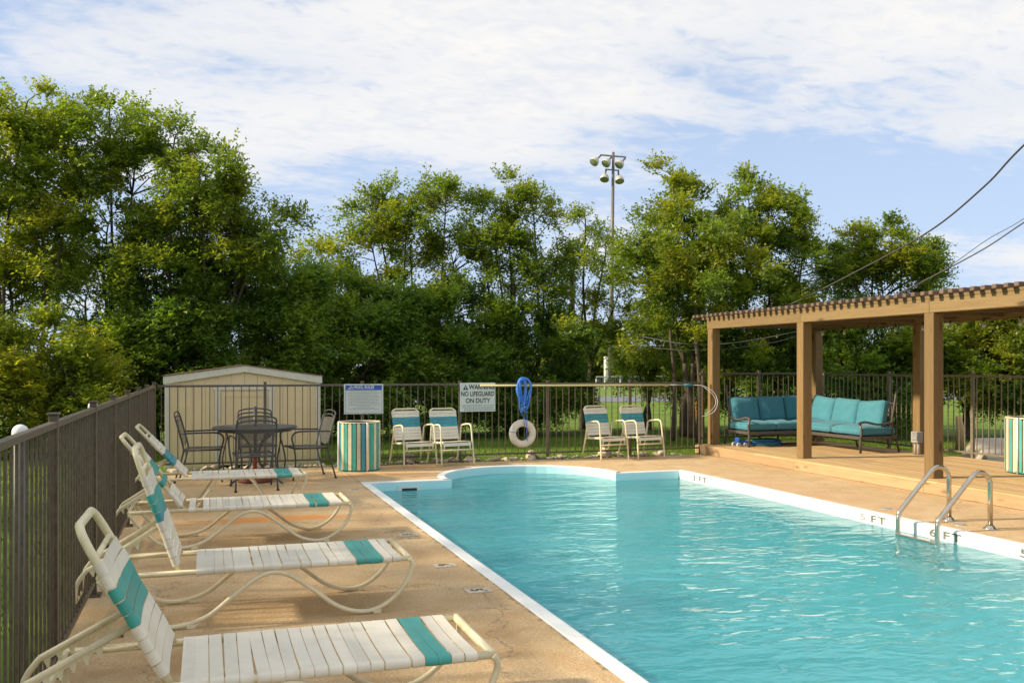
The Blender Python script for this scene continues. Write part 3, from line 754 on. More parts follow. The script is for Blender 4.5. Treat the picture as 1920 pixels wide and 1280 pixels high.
    m = MB(); m.tube([(B(blen * 0.36, -hb, 0)[0], -hb, B(blen * 0.36, -hb, 0)[2]), (B(blen * 0.36, hb, 0)[0], hb, B(blen * 0.36, hb, 0)[2])], TR * 0.75, 8); m.build('hinge_rod', M['cream_frame'], bk)
    return t
lounger('cream strap lounger with one wide green band at the foot, nearest the camera', -0.13, 3.91, R(62), 'sled', (2, 3), (2, 3, 4), (), R(0), 1.235, 0.665, 1)
lounger('cream strap lounger with wavy sled legs and the steepest backrest, second from the camera', -0.15, 5.90, R(71), 'sled', (2, 3, 4), (2, 3, 4), (22,), R(0), 1.33, 0.735, 2)
lounger('cream strap lounger on sled legs with gaps in its back straps, third from camera', -0.17, 8.32, R(51), 'sled', (2, 3, 4), (3, 4, 5, 6), (21, ('b', 3), ('b', 5)), R(0), 1.34, 0.77, 3)
lounger('cream strap lounger on straight slanted legs, farthest from the camera by the dining set', -0.18, 10.55, R(47), 'legs', (2, 3, 4), (4, 5, 6), (), R(0), 1.22, 0.74, 4)

# ------------------------------------------------------------------ strap armchairs by the back fence
armstrap_c = strap_mesh(0.215, 0.047, M['cream'], 0.004, 0.003, 0.0145); armstrap_t = strap_mesh(0.215, 0.047, M['bluet'], 0.004, 0.003, 0.0145)
def armchair():
    t = thing('strap_armchair', 'x', 'chair', (0, 0, 0), 0, 'cream strap armchairs against the back fence')
    r = 0.0138
    # local: front is -y
    for s in (-1, 1):
        x = s * 0.262
        m = MB(); m.tube(smooth_path([(x * 1.04, -0.30, 0.0), (x * 1.0, -0.265, 0.30), (x * 0.98, -0.235, 0.54), (x * 0.98, -0.205, 0.602), (x * 0.98, -0.14, 0.622), (x * 0.97, 0.06, 0.60), (x * 0.96, 0.13, 0.565)], 4), r, 8); m.build('armrest_leg', M['cream_frame'], t)
        m = MB(); m.tube(smooth_path([(x * 0.98, 0.27, 0.0), (x * 0.96, 0.165, 0.34), (x * 0.96, 0.12, 0.56)], 4), r, 8); m.build('rear_leg', M['cream_frame'], t)
        m = MB(); m.tube([(s * 0.215, -0.24, 0.355), (s * 0.215, 0.155, 0.335)], r, 8); m.build('seat_rail', M['cream_frame'], t)
        m = MB(); m.tube(smooth_path([(s * 0.215, -0.215, 0.36), (s * 0.215, -0.262, 0.345), (s * 0.215, -0.268, 0.26)], 3), r, 8); m.build('front_bracket', M['cream_frame'], t)
    m = MB(); m.tube([(-0.27, -0.275, 0.245), (0.27, -0.275, 0.245)], r * 0.9, 8); m.build('front_rail', M['cream_frame'], t)
    m = MB(); m.tube([(-0.255, 0.16, 0.33), (0.255, 0.16, 0.33)], r * 0.9, 8); m.build('rear_rail', M['cream_frame'], t)
    # back frame loop
    def Bk(x, q): return (x, 0.135 + q * 0.26, 0.345 + q * 0.515 / 0.53 * 1.0)
    pts = [Bk(-0.215, 0), Bk(-0.215, 0.36)] + smooth_path([Bk(-0.215, 0.44), Bk(-0.205, 0.49), Bk(-0.16, 0.515)], 3) + smooth_path([Bk(0.16, 0.515), Bk(0.205, 0.49), Bk(0.215, 0.44)], 3) + [Bk(0.215, 0.36), Bk(0.215, 0)]
    m = MB(); m.tube(pts, r, 8); m.build('back_frame', M['cream_frame'], t)
    def as_x(me_, nm, loc, pitchang):
        o = link(nm, me_, t, loc); o.rotation_euler = Matrix.Rotation(pitchang, 3, 'X').to_4x4().to_euler(); 
        o.rotation_euler = (Matrix.Rotation(pitchang, 3, 'X') @ Matrix.Rotation(R(90), 3, 'Z')).to_euler(); return o
    for i in range(7):
        as_x(armstrap_c, 'seat_strap', (0, -0.235 + 0.0505 * i, 0.354 - 0.003 * i), R(-3))
    as_x(armstrap_c, 'seat_strap', (0, -0.262, 0.325), R(80))
    ta = math.atan2(0.97, 0.26)
    for i in range(9):
        q = 0.055 + i * 0.0505; p = Bk(0, q)
        o = as_x(armstrap_t if i in (5, 6, 7) and False or i in (4, 5, 6) else armstrap_c, 'back_strap', p, ta)
        if i in (4, 5, 6): o['label'] = 'teal strap'
    return t
ch = armchair(); ch.location = (2.98, 13.80, 0); ch.rotation_euler = (0, 0, R(13)); ch['label'] = 'cream strap armchair with teal band beside the striped bin'
dup(ch, (3.55, 13.74, 0), R(11), 'cream strap armchair with teal band under the warning sign')
dup(ch, (6.17, 13.82, 0), R(12), 'cream strap armchair with teal band, left one right of the life ring')
dup(ch, (6.81, 13.80, 0), R(12), 'cream strap armchair with teal band, nearest the pergola')

# ------------------------------------------------------------------ striped bins
def striped_bin(label, loc, rz, slats):
    t = thing('striped_bin', label, 'bin', loc, rz, 'round bins clad in teal and cream slats')
    Rr, H_ = 0.30, 0.70
    m = MB(); m.lathe([(0.0, 0.03), (Rr - 0.012, 0.03), (Rr - 0.012, H_ - 0.01), (Rr - 0.03, H_ - 0.01), (Rr - 0.03, 0.06)], seg=36); m.build('liner', M['black'], t)
    m = MB(); m.lathe([(Rr - 0.02, H_ - 0.012), (Rr + 0.008, H_ - 0.012), (Rr + 0.008, H_ + 0.004), (Rr - 0.02, H_ + 0.004), (Rr - 0.02, H_ - 0.012)], seg=36, smooth=False); m.build('rim', M['bin_cream'], t)
    m = MB(); m.lathe([(Rr - 0.02, 0.012), (Rr + 0.004, 0.012), (Rr + 0.004, 0.032), (Rr - 0.02, 0.032), (Rr - 0.02, 0.012)], seg=36, smooth=False); m.build('base_ring', M['bin_teal'], t)
    sl = MB()
    w = 2 * PI * Rr / slats * 0.84
    prof = [(-w / 2, 0.035), (-w / 2 + 0.012, 0.022), (w / 2 - 0.012, 0.022), (w / 2, 0.035), (w / 2, H_ - 0.03), (w / 2 - 0.012, H_ - 0.014), (-w / 2 + 0.012, H_ - 0.014), (-w / 2, H_ - 0.03)]
    vsn = [(x, 0.0, z) for x, z in prof] + [(x, -0.012, z) for x, z in prof]; n_ = len(prof)
    sl.add(vsn, [tuple(range(n_)), tuple(reversed(range(n_, 2 * n_)))] + [(i, n_ + i, n_ + (i + 1) % n_, (i + 1) % n_) for i in range(n_)])
    ms = {k: sl.mesh('slat', M[k]) for k in ('bin_teal', 'bin_cream', 'bin_blue')}
    for i in range(slats):
        an = 2 * PI * i / slats
        key = 'bin_cream' if i % 2 else rnd.choice(['bin_teal', 'bin_teal', 'bin_blue'])
        o = link('slat', ms[key], t, (Rr * math.cos(an), Rr * math.sin(an), 0), (0, 0, an + PI / 2))
    for an in (R(-86), R(-172), R(10), R(95)):
        m = MB(); m.tube([((Rr + 0.02) * math.cos(an), (Rr + 0.02) * math.sin(an), 0.0), ((Rr + 0.02) * math.cos(an), (Rr + 0.02) * math.sin(an), H_ + 0.006)], 0.011, 8); m.build('post', M['white'], t)
    return t
striped_bin('round bin clad in teal and cream slats beside the pool rules sign', (2.12, 13.47, 0), R(8), 30)
striped_bin('round bin clad in teal and cream slats standing on the timber platform, far right', (9.95, 9.03, 0.157), R(4), 30)

# ------------------------------------------------------------------ round metal table, its pole and four chairs
t = thing('dining_table', 'round charcoal metal table in front of the shed with curved legs', 'table', (0.61, 12.49, 0))
m = MB(); m.lathe([(0.03, 0.722), (0.53, 0.722), (0.536, 0.715), (0.536, 0.703), (0.528, 0.697), (0.03, 0.70), (0.03, 0.722)], seg=48); m.build('table_top', M['charcoal'], t)
m = MB(); m.lathe([(0.46, 0.66), (0.47, 0.66), (0.47, 0.70), (0.46, 0.70), (0.46, 0.66)], seg=40); m.build('apron', M['charcoal'], t)
for k in range(4):
    an = R(45 + 90 * k); ca, sa = math.cos(an), math.sin(an)
    pr = [(0.42, 0.69), (0.26, 0.62), (0.12, 0.50), (0.065, 0.36), (0.10, 0.22), (0.24, 0.10), (0.40, 0.035), (0.46, 0.0)]
    m = MB(); m.tube(smooth_path([(ca * a, sa * a, b) for a, b in pr], 4), 0.014, 8); m.build('leg', M['charcoal'], t)
m = MB(); m.lathe([(0.05, 0.34), (0.075, 0.34), (0.075, 0.38), (0.05, 0.38), (0.05, 0.34)], seg=20); m.build('collar', M['charcoal'], t)
u = thing('umbrella_stand', 'bare umbrella pole through the round table on a red disc base', 'umbrella stand', (0.61, 12.49, 0))
m = MB(); m.tube([(0, 0, 0.40), (0, 0, 0.98)], 0.02, 12); m.build('pole', M['charcoal'], u)
m = MB(); m.tube([(0, 0, 0.05), (0, 0, 0.40)], 0.027, 12); m.build('sleeve', M['red'], u)
m = MB(); m.lathe([(0.0, 0.005), (0.225, 0.005), (0.23, 0.03), (0.20, 0.055), (0.05, 0.07), (0.0, 0.07)], seg=32); m.build('base', M['redbrown'], u)
def dining_chair():
    t = thing('dining_chair', 'x', 'chair', (0, 0, 0), 0, 'charcoal metal dining chairs round the table')
    r = 0.0115   # local: front is -y
    for s in (-1, 1):
        x = s * 0.235
        m = MB(); m.tube(smooth_path([(x * 1.05, 0.34, 0.0), (x, 0.24, 0.36), (x, 0.235, 0.46), (x, 0.30, 0.72), (x * 0.98, 0.335, 0.84)], 4), r, 8); m.build('rear_leg', M['charcoal'], t)
        m = MB(); m.tube(smooth_path([(x * 1.06, -0.25, 0.0), (x * 1.0, -0.21, 0.22), (x * 1.12, -0.235, 0.42), (x * 1.15, -0.27, 0.56), (x * 1.14, -0.22, 0.63), (x * 1.12, -0.1, 0.645), (x * 1.03, 0.255, 0.635)], 4), r, 8); m.build('front_leg', M['charcoal'], t)
        m = MB(); m.lathe([(0.0, 0.0), (0.02, 0.0), (0.017, 0.02), (0.0, 0.02)], (x * 1.05, 0.34, 0), 10); m.build('foot_cap', M['black'], t)
    def Bk(x, z, bow=0.0): return (x, 0.235 + (z - 0.46) * 0.265 + bow, z)
    for z, d in ((0.905, 0), (0.85, 0)):
        rise = 0.0 if z > 0.88 else 0.0
        m = MB(); m.tube(smooth_path([Bk(-0.232, z - 0.065), Bk(-0.21, z - 0.025), Bk(-0.12, z - 0.004), Bk(0, z + 0.003), Bk(0.12, z - 0.004), Bk(0.21, z - 0.025), Bk(0.232, z - 0.065)], 3), r * 0.9, 8); m.build('back_rail', M['charcoal'], t)
    sl = MB(); nx = 8
    vs = []; fs = []
    zz_ = [0.50, 0.58, 0.66, 0.74, 0.80]
    for j, z in enumerate(zz_):
        for i in range(nx + 1):
            x = -0.215 + 0.43 * i / nx; top = 0.012 * (1 - (2 * i / nx - 1) ** 2) if j == len(zz_) - 1 else 0
            low = -0.05 * (1 - (2 * i / nx - 1) ** 2) if j == 0 else 0
            vs.append(Bk(x, z + top + low, 0.03 * (1 - (2 * i / nx - 1) ** 2)))
    for j in range(len(zz_) - 1):
        for i in range(nx): a = j * (nx + 1) + i; fs.append((a, a + 1, a + nx + 2, a + nx + 1))
    nV = len(vs); vs += [(p[0], p[1] + 0.006, p[2]) for p in vs]; fs += [tuple(reversed([q + nV for q in f])) for f in fs[:]]
    sl.add(vs, fs, True); sl.build('backrest', M['slingmesh'], t)
    st = MB(); st.box((0, 0.0, 0.425), (0.44, 0.42, 0.014), 0.006); st.build('seat', M['slingmesh'], t)
    sf = MB()
    sf.tube([(-0.228, -0.22, 0.42), (0.228, -0.22, 0.42), (0.228, 0.235, 0.41), (-0.228, 0.235, 0.41)], 0.013, 8, closed=True); sf.build('seat_frame', M['charcoal'], t)
    return t
dc = dining_chair(); dc.location = (0.56, 11.83, 0); dc.rotation_euler = (0, 0, R(184)); dc['label'] = 'charcoal metal dining chair with its back to the camera'
dup(dc, (-0.02, 12.85, 0), R(84), 'charcoal metal dining chair on the left side of the round table')
dup(dc, (1.28, 12.72, 0), R(-78), 'charcoal metal dining chair on the right side of the round table')
dup(dc, (0.68, 13.20, 0), R(4), 'charcoal metal dining chair behind the table by the shed door')

# ------------------------------------------------------------------ shed behind the fence
SH = (-0.57, 14.62)
sh = thing('garden_shed', 'low tan shed with white trim and gabled roof behind the fence', 'shed', (SH[0], SH[1], -0.03))
Wd, Dp, He, Hp = 2.26, 1.7, 1.36, 1.50
nb = 12; bw = Wd / nb
for i in range(nb):
    xa, xb = i * bw + 0.002, (i + 1) * bw - 0.002
    if 0.80 < (xa + xb) / 2 < 1.46 and True:
        zb = 1.13
    else: zb = 0.0
    def gz(x): return He + (Hp - He) * (1 - abs(x - Wd / 2) / (Wd / 2)) - 0.02
    m = MB(); m.add([(xa, 0, zb), (xb, 0, zb), (xb, 0, gz(xb)), (xa, 0, gz(xa)), (xa, 0.02, zb), (xb, 0.02, zb), (xb, 0.02, gz(xb)), (xa, 0.02, gz(xa))], [(0, 1, 2, 3), (4, 7, 6, 5), (0, 3, 7, 4), (1, 5, 6, 2), (0, 4, 5, 1), (3, 2, 6, 7)])
    if i in (6,) : pass
    m.build('siding_panel', M['siding'], sh)
m = MB(); m.box((0.011, Dp / 2 + 0.02, He / 2), (0.02, Dp, He)); m.box((Wd - 0.011, Dp / 2 + 0.02, He / 2), (0.02, Dp, He)); m.box((Wd / 2, Dp + 0.03, He / 2), (Wd, 0.02, He)); m.build('wall', M['siding'], sh)
m = MB(); m.box((Wd / 2, 0.035, 0.7), (Wd - 0.05, 0.02, 1.3)); m.build('backing_panel', M['siding'], sh)
for x in (0.03, Wd - 0.03):
    m = MB(); m.box((x, -0.008, He / 2 - 0.03), (0.075, 0.014, He - 0.08), 0.002); m.build('corner_board', M['trim'], sh)
for s in (-1, 1):
    xa = -0.03 if s < 0 else Wd + 0.03; xm = Wd / 2
    m = MB(); zt0, zt1 = He + 0.02, Hp + 0.045; th = 0.11
    vs = [(xa, -0.05, zt0 - th), (xm, -0.05, zt1 - th * 0.86), (xm, -0.05, zt1), (xa, -0.05, zt0), (xa, -0.03, zt0 - th), (xm, -0.03, zt1 - th * 0.86), (xm, -0.03, zt1), (xa, -0.03, zt0)]
    m.add(vs, [(0, 1, 2, 3), (4, 7, 6, 5), (0, 3, 7, 4), (1, 5, 6, 2), (0, 4, 5, 1), (3, 2, 6, 7)]); m.build('fascia', M['trim'], sh)
    m = MB(); m.add([(xa + s * 0.02, -0.065, zt0 + 0.002), (xm, -0.065, zt1 + 0.002), (xm, -0.065, zt1 + 0.016), (xa + s * 0.02, -0.065, zt0 + 0.016),
                     (xa + s * 0.02, Dp + 0.1, zt0 + 0.002), (xm, Dp + 0.1, zt1 + 0.002), (xm, Dp + 0.1, zt1 + 0.016), (xa + s * 0.02, Dp + 0.1, zt0 + 0.016)],
                    [(0, 1, 2, 3), (4, 7, 6, 5), (0, 3, 7, 4), (1, 5, 6, 2), (0, 4, 5, 1), (3, 2, 6, 7)]); m.build('roof', M['shingle'], sh)
d0, d1 = 0.70 + 0.0, 1.56
m = MB(); m.box((d0 + 0.04, -0.012, 0.60), (0.08, 0.02, 1.16), 0.002); m.box((d1 - 0.04, -0.012, 0.60), (0.08, 0.02, 1.16), 0.002); m.box(((d0 + d1) / 2, -0.014, 1.21), (d1 - d0 + 0.04, 0.022, 0.07), 0.002); m.build('door_frame', M['trim'], sh)
m = MB(); m.box(((d0 + d1) / 2, -0.004, 0.60), (d1 - d0 - 0.17, 0.012, 1.12), 0.002); dr = m.build('door', M['siding'], sh)
m = MB()
for q in ((d0 + 0.12, 0.58, 0.03, 1.05), (d1 - 0.12, 0.58, 0.03, 1.05)): m.box((q[0], -0.012, q[1]), (q[2], 0.008, q[3]))
m.box(((d0 + d1) / 2, -0.0125, 1.095), (d1 - d0 - 0.2, 0.008, 0.04)); m.build('door_trim', M['siding'], dr)
m = MB(); m.tube([(d0 + 0.13, -0.02, 0.60), (d0 + 0.13, -0.05, 0.60)], 0.012, 8); m.box((d0 + 0.15, -0.055, 0.60), (0.09, 0.016, 0.022), 0.004); m.build('handle', M['galv'], dr)
m = MB(); m.box((d0 + 0.05, -0.027, 0.56), (0.05, 0.008, 0.12), 0.002); m.build('lock_plate', M['white'], dr)

# ------------------------------------------------------------------ signs, life ring, rope, pole
s1 = thing('pool_rules_sign', 'white pool rules sign with blue header on the back fence', 'sign', (2.285, 14.068, 1.005))
m = MB(); m.box((0, 0, 0), (0.60, 0.006, 0.455), 0.0025); m.build('board', M['signwhite'], s1)
m = MB(); m.box((0, -0.0042, 0.175), (0.555, 0.0016, 0.072)); m.build('header', M['signblue'], s1)
me = text_mesh('POOL RULES', 0.062, 0.0022, 0.0004, 'LEFT', 0.86); me.materials.append(M['signwhite']); link('lettering', me, s1, (-0.145, -0.0056, 0.177), (R(90), 0, 0))
m = MB()  # little swimmer emblem: head, arm, body and wave
m.lathe([(0.0, 0.0), (0.010, 0.0), (0.010, 0.001), (0, 0.001)], (0, 0, 0), 12)
m.add([(-0.075, -0.012, 0.0005), (-0.02, 0.010, 0.0005), (-0.012, 0.002, 0.0005), (-0.06, -0.02, 0.0005)], [(0, 3, 2, 1)])
m.add([(-0.05, 0.022, 0.0006), (-0.022, 0.02, 0.0006), (-0.016, 0.004, 0.0006), (-0.03, 0.008, 0.0006)], [(0, 3, 2, 1)])
m.add([(-0.085, -0.026, 0.0005), (0.012, -0.018, 0.0005), (0.012, -0.024, 0.0005), (-0.085, -0.032, 0.0005)], [(0, 3, 2, 1)])
m.build('emblem', M['signwhite'], s1, (-0.165, -0.0056, 0.178), (R(90), 0, 0))
m = MB(); r2 = random.Random(5)
for i in range(13):
    z = 0.115 - i * 0.0225
    if i in (0,): x0, x1 = -0.20, 0.20
    elif i in (10,): x0, x1 = -0.11, 0.10
    elif i in (11,): x0, x1 = -0.17, 0.15
    else: x0, x1 = -0.25 + r2.uniform(0, .03), 0.25 - r2.uniform(0, .05)
    x = x0
    while x < x1:
        w = r2.uniform(0.012, 0.04); m.box((x + w / 2, -0.0036, z), (w, 0.0008, 0.0085)); x += w + 0.006
m.build('fine_print', M['greyink'], s1)
m = MB()
for a in ((0, 0.133, 0.555, 0.003), (0, -0.212, 0.555, 0.003)): m.box((a[0], -0.0037, a[1]), (a[2], 0.0009, a[3]))
for x in (-0.276, 0.276): m.box((x, -0.0037, -0.04), (0.003, 0.0009, 0.345))
m.build('border_line', M['signblue'], s1)
m = MB(); 
for x, z in ((0.03, -0.2), (0.0, 0.218)): m.tube([(x, -0.003, z), (x, -0.008, z)], 0.007, 8)
m.build('bolt', M['galv'], s1)
s2 = thing('warning_sign', 'white warning no lifeguard on duty sign on the back fence', 'sign', (4.095, 14.068, 1.015))
m = MB(); m.box((0, 0, 0), (0.585, 0.006, 0.455), 0.0025); m.build('board', M['signwhite'], s2)
for s_, z, sz, x, sx in (('WARNING', 0.158, 0.098, 0.068, 0.90), ('NO LIFEGUARD', 0.05, 0.103, 0.0, 0.76), ('ON DUTY', -0.058, 0.103, 0.0, 0.86)):
    me = text_mesh(s_, sz, 0.0028, 0.0004, 'CENTER', sx); me.materials.append(M['ink']); link('lettering', me, s2, (x, -0.0042, z), (R(90), 0, 0))
m = MB(); m.add([(-0.045, 0, -0.038), (0.045, 0, -0.038), (0, 0, 0.042), (-0.045, -0.001, -0.038), (0.045, -0.001, -0.038), (0, -0.001, 0.042)], [(3, 4, 5), (0, 2, 1), (0, 1, 4, 3), (1, 2, 5, 4), (2, 0, 3, 5)]); tr = m.build('warning_triangle', M['ink'], s2, (-0.20, -0.0042, 0.155))
m = MB(); m.box((0, -0.0022, 0.0), (0.010, 0.001, 0.036)); m.box((0, -0.0022, -0.026), (0.010, 0.001, 0.009)); m.build('exclamation_mark', M['signwhite'], tr)
m = MB()
for i in range(3):
    z = -0.130 - i * 0.034; x = -0.255 + (0.03 if i == 2 else 0)
    while x < 0.25:
        w = r2.uniform(0.01, 0.035); m.box((x + w / 2, -0.0036, z), (w, 0.0008, 0.021)); x += w + 0.008
m.build('fine_print', M['greyink'], s2)

ring = thing('life_ring', 'weathered cream life ring hanging on the back fence', 'life ring', (4.83, 14.02, 0.425))
m = MB(); pts = [(0.170 * math.cos(a), 0, 0.170 * math.sin(a)) for a in [i * 2 * PI / 40 for i in range(40)]]
m.tube(pts, 0.058, 14, closed=True); m.build('ring', M['ring'], ring)
for an in (R(82), R(-50), R(170)):
    m = MB(); cx, cz = 0.170 * math.cos(an), 0.170 * math.sin(an); ra = Vector((math.cos(an), 0, math.sin(an)))
    m.tube([Vector((cx, 0, cz)) + ra * (0.0605 * math.cos(b)) + Vector((0, 0.0605 * math.sin(b), 0)) for b in [i * 2 * PI / 16 for i in range(16)]], 0.004, 6, closed=True)
    m.build('band', M['blue'] if an > 1 else M['white'], ring)
rope = thing('rope_bundle', 'coiled bright blue rope bundle hung over the fence above the life ring', 'rope', (4.83, 14.03, 1.25))
r3 = random.Random(8)
def loop_rope(w, h, dx, dy, n=22, ph=0.0, zoff=0.02):
    pts = []
    for i in range(n):
        a = 2 * PI * i / n
        pts.append((dx + w * math.sin(a) * (0.75 + 0.35 * math.cos(a)) + 0.006 * math.sin(5 * a + ph), dy + 0.006 * math.sin(3 * a + ph), zoff + h / 2 * math.cos(a) - h / 2 + 0.05))
    return pts
for i in range(11):
    m = MB(); m.tube(smooth_path(loop_rope(r3.uniform(0.06, 0.15), r3.uniform(0.34, 0.54), r3.uniform(-0.06, 0.06), -0.055 + 0.012 * i * 0.6 - 0.03, 14, r3.uniform(0, 6), r3.uniform(-0.01, 0.03)), 2, True), 0.0085, 6, closed=True); m.build('coil', M['blue'], rope)
m = MB(); m.tube(smooth_path([(-0.02, -0.05, -0.30), (-0.03, -0.055, -0.50), (0.0, -0.06, -0.56), (0.005, -0.075, -0.68)], 4), 0.006, 6); m.tube(smooth_path([(0.05, -0.06, -0.25), (0.055, -0.07, -0.55), (0.05, -0.075, -0.75), (0.07, -0.05, -0.96), (0.105, -0.06, -1.0)], 4), 0.006, 6); m.build('rope_tail', M['blue'], rope)
m = MB(); m.tube([(-0.03, -0.062, -0.48), (-0.03, -0.065, -0.41), (0.03, -0.065, -0.395), (0.035, -0.062, -0.40)], 0.008, 6); m.build('white_tie', M['white'], rope)

pl = thing('pool_pole', 'long cream telescopic pole lying along the top of the back fence', 'pole', (4.12, 14.02, 1.195))
m = MB(); m.tube([(0.0, 0.0, 0.004), (1.2, 0.0, -0.002), (2.4, 0.0, -0.004), (3.35, 0, -0.006)], 0.0165, 10); m.build('pole', M['polecream'], pl)
m = MB(); m.tube([(3.35, 0, -0.006), (3.66, 0, -0.008)], 0.012, 10); m.build('inner_tube', M['galv'], pl)
m = MB(); m.tube([(3.62, 0, -0.008), (3.70, 0, -0.008), (3.80, 0, -0.009)], [0.019, 0.021, 0.015], 10); m.build('connector', M['bluet'], pl)
m = MB(); m.tube(smooth_path([(3.78, 0, -0.01), (3.98, -0.06, -0.03), (4.14, -0.11, -0.14), (4.205, -0.12, -0.30), (4.15, -0.12, -0.45), (4.02, -0.12, -0.52), (3.91, -0.11, -0.54)], 5), 0.0065, 6); m.tube(smooth_path([(3.96, -0.04, -0.03), (4.10, -0.12, -0.16), (4.165, -0.13, -0.30), (4.10, -0.13, -0.42), (3.97, -0.12, -0.50)], 5), 0.005, 6); m.build('skimmer_hoop', M['white'], pl)

# ------------------------------------------------------------------ timber platform under the pergola
X0, X1p, Y0p, Y1p, ZP = 8.10, 10.62, 3.5, 14.17, 0.155
pf = thing('timber_platform', 'low pine boarded platform under the pergola', 'platform', (X0, Y0p, 0))
segs = [(3.5, 6.3), (6.3, 8.86), (8.86, 11.40), (11.40, 14.17)]
for a, b in segs:
    m = MB(); m.box((0, 0, 0), (0.036, b - a - 0.004, 0.128), 0.003); m.build('fascia_board', M['cedary'], pf, (0.0, (a + b) / 2 - Y0p, 0.068))
m = MB(); m.box((0, 0, 0), (0.05, 0.05, 0.135), 0.003); m.build('corner_block', M['cedary'], pf, (-0.002, Y1p + 0.027 - Y0p, 0.070))
w = 0.138; nbd = int((X1p - X0 + 0.02) / w)
for i in range(nbd + 1):
    cuts = sorted([0.0, Y1p - Y0p] + [q + rnd.uniform(-0.3, 0.3) for q in ((3.2, 7.1) if i % 2 else (1.6, 5.2, 8.8))])
    for a, b in zip(cuts, cuts[1:]):
        m = MB(); m.box((0, 0, 0), (w - 0.005, b - a - 0.004, 0.022), 0.002); m.build('deck_board', M['cedarx'], pf, (-0.022 + w * (i + 0.5), (a + b) / 2, ZP - 0.011 + rnd.uniform(-0.0012, 0.0012)))
m = MB(); m.box(((X1p - X0) / 2, (Y1p - Y0p) / 2, 0.06), (X1p - X0 - 0.1, Y1p - Y0p - 0.05, 0.10)); m.build('joists', M['woodx'], pf)
m = MB(); m.box(((X1p - X0) / 2, Y1p - Y0p - 0.016, 0.068), (X1p - X0 - 0.04, 0.03, 0.128), 0.002); m.build('end_board', M['cedary'], pf)

# ------------------------------------------------------------------ pergola
pg = thing('pergola', 'brown stained timber pergola with slatted roof over the teal sofa', 'pergola', (8.37, 14.10, ZP))
def pxy(x, y): return (x - 8.37, y - 14.10)
PZ = ZP
pm = MB(); pm.box((0, 0, (2.15 - PZ) / 2 + 0.001), (0.155, 0.155, 2.15 - PZ - 0.002), 0.006); pm = pm.mesh('post', M['wood'])
for y in (14.10, 11.55, 9.0, 6.45, 3.9):
    for x in (8.37, 10.48): link('post', pm, pg, (*pxy(x, y), 0))
def beam_seg(x, y0, y1, z0, z1, th, name='beam', mat=M['woody']):
    m = MB(); m.box((0, 0, 0), (th, abs(y1 - y0) - 0.004, z1 - z0), 0.004); return m.build(name, mat, pg, (x - 8.37, (y0 + y1) / 2 - 14.10, (z0 + z1) / 2 - PZ))
ys = [14.22, 11.55, 9.0, 6.45, 3.8]
for a, b in zip(ys, ys[1:]):
    beam_seg(8.33, b, a, 2.151, 2.315, 0.06); beam_seg(8.42, b, a, 2.151, 2.305, 0.04, 'inner_beam')
    beam_seg(10.50, b, a, 2.151, 2.315, 0.06); beam_seg(10.41, b, a, 2.151, 2.305, 0.04, 'inner_beam')
for y in [14.12, 13.3, 12.45, 11.6, 10.75, 9.9, 9.05, 8.2, 7.35, 6.5, 5.6, 4.7, 3.9]:
    m = MB(); m.box((0, 0, 0), (1.90, 0.042, 0.12), 0.003); m.build('rafter', M['woodx'], pg, (9.415 - 8.37, y - 14.1, 2.24 - PZ))
m = MB(); m.box((0, 0, 0), (0.085, 10.8, 0.038), 0.003); m.build('ledger', M['woody'], pg, (8.345 - 8.37, 9.06 - 14.1, 2.336 - PZ))
m = MB(); m.box((0, 0, 0), (0.085, 10.8, 0.038), 0.003); m.build('ledger', M['woody'], pg, (10.49 - 8.37, 9.06 - 14.1, 2.336 - PZ))
m = MB(); m.box((0, 0, 0), (2.22, 10.75, 0.012)); m.build('roof_panel', M['woodx'], pg, (9.46 - 8.37, 9.06 - 14.1, 2.3485 - PZ + 0.0005))
sm_ = MB(); sm_.box((0, 0, 0), (2.52, 0.062, 0.046), 0.003); sm_ = sm_.mesh('slat', M['woodx'])
y = 14.44; i = 0
while y > 3.7:
    o = link('slat', sm_, pg, (9.42 - 8.37 + rnd.uniform(-0.012, 0.012), y - 14.1, 2.3775 - PZ), (0, 0, rnd.gauss(0, R(0.12)))); y -= 0.152; i += 1

# string lights under the pergola
sl = thing('string_lights', 'sagging string of clear bulbs hung under the pergola roof', 'string lights', (9.3, 9.0, 2.0))
ybs = [13.6, 12.95, 12.36, 11.84, 11.29, 10.73, 10.2, 9.71, 9.16, 8.61, 8.05, 7.5, 6.9, 6.3]
wp = []
for a, b in zip(ybs, ybs[1:]):
    wp += [(0, a - 9.0, 0.095), (0, (a + b) / 2 - 9.0, 0.075)]
wp += [(0, ybs[-1] - 9, 0.095)]
m = MB(); m.tube(smooth_path(wp, 3), 0.004, 5); m.build('wire', M['black'], sl)
so_ = MB(); so_.tube([(0, 0, 0.10), (0, 0, 0.045)], 0.013, 8); so_ = so_.mesh('socket', M['black'])
bb = MB(); bb.lathe([(0.011, 0.048), (0.014, 0.036), (0.024, 0.018), (0.028, -0.002), (0.024, -0.02), (0.012, -0.031), (0.0, -0.034)], seg=14); bb = bb.mesh('bulb', M['bulb'])
for yb in ybs:
    b_ = link('bulb', bb, sl, (0, yb - 9.0, 0.02)); b_.scale = (0.8, 0.8, 0.9); link('socket', so_, b_, (0, 0, 0))

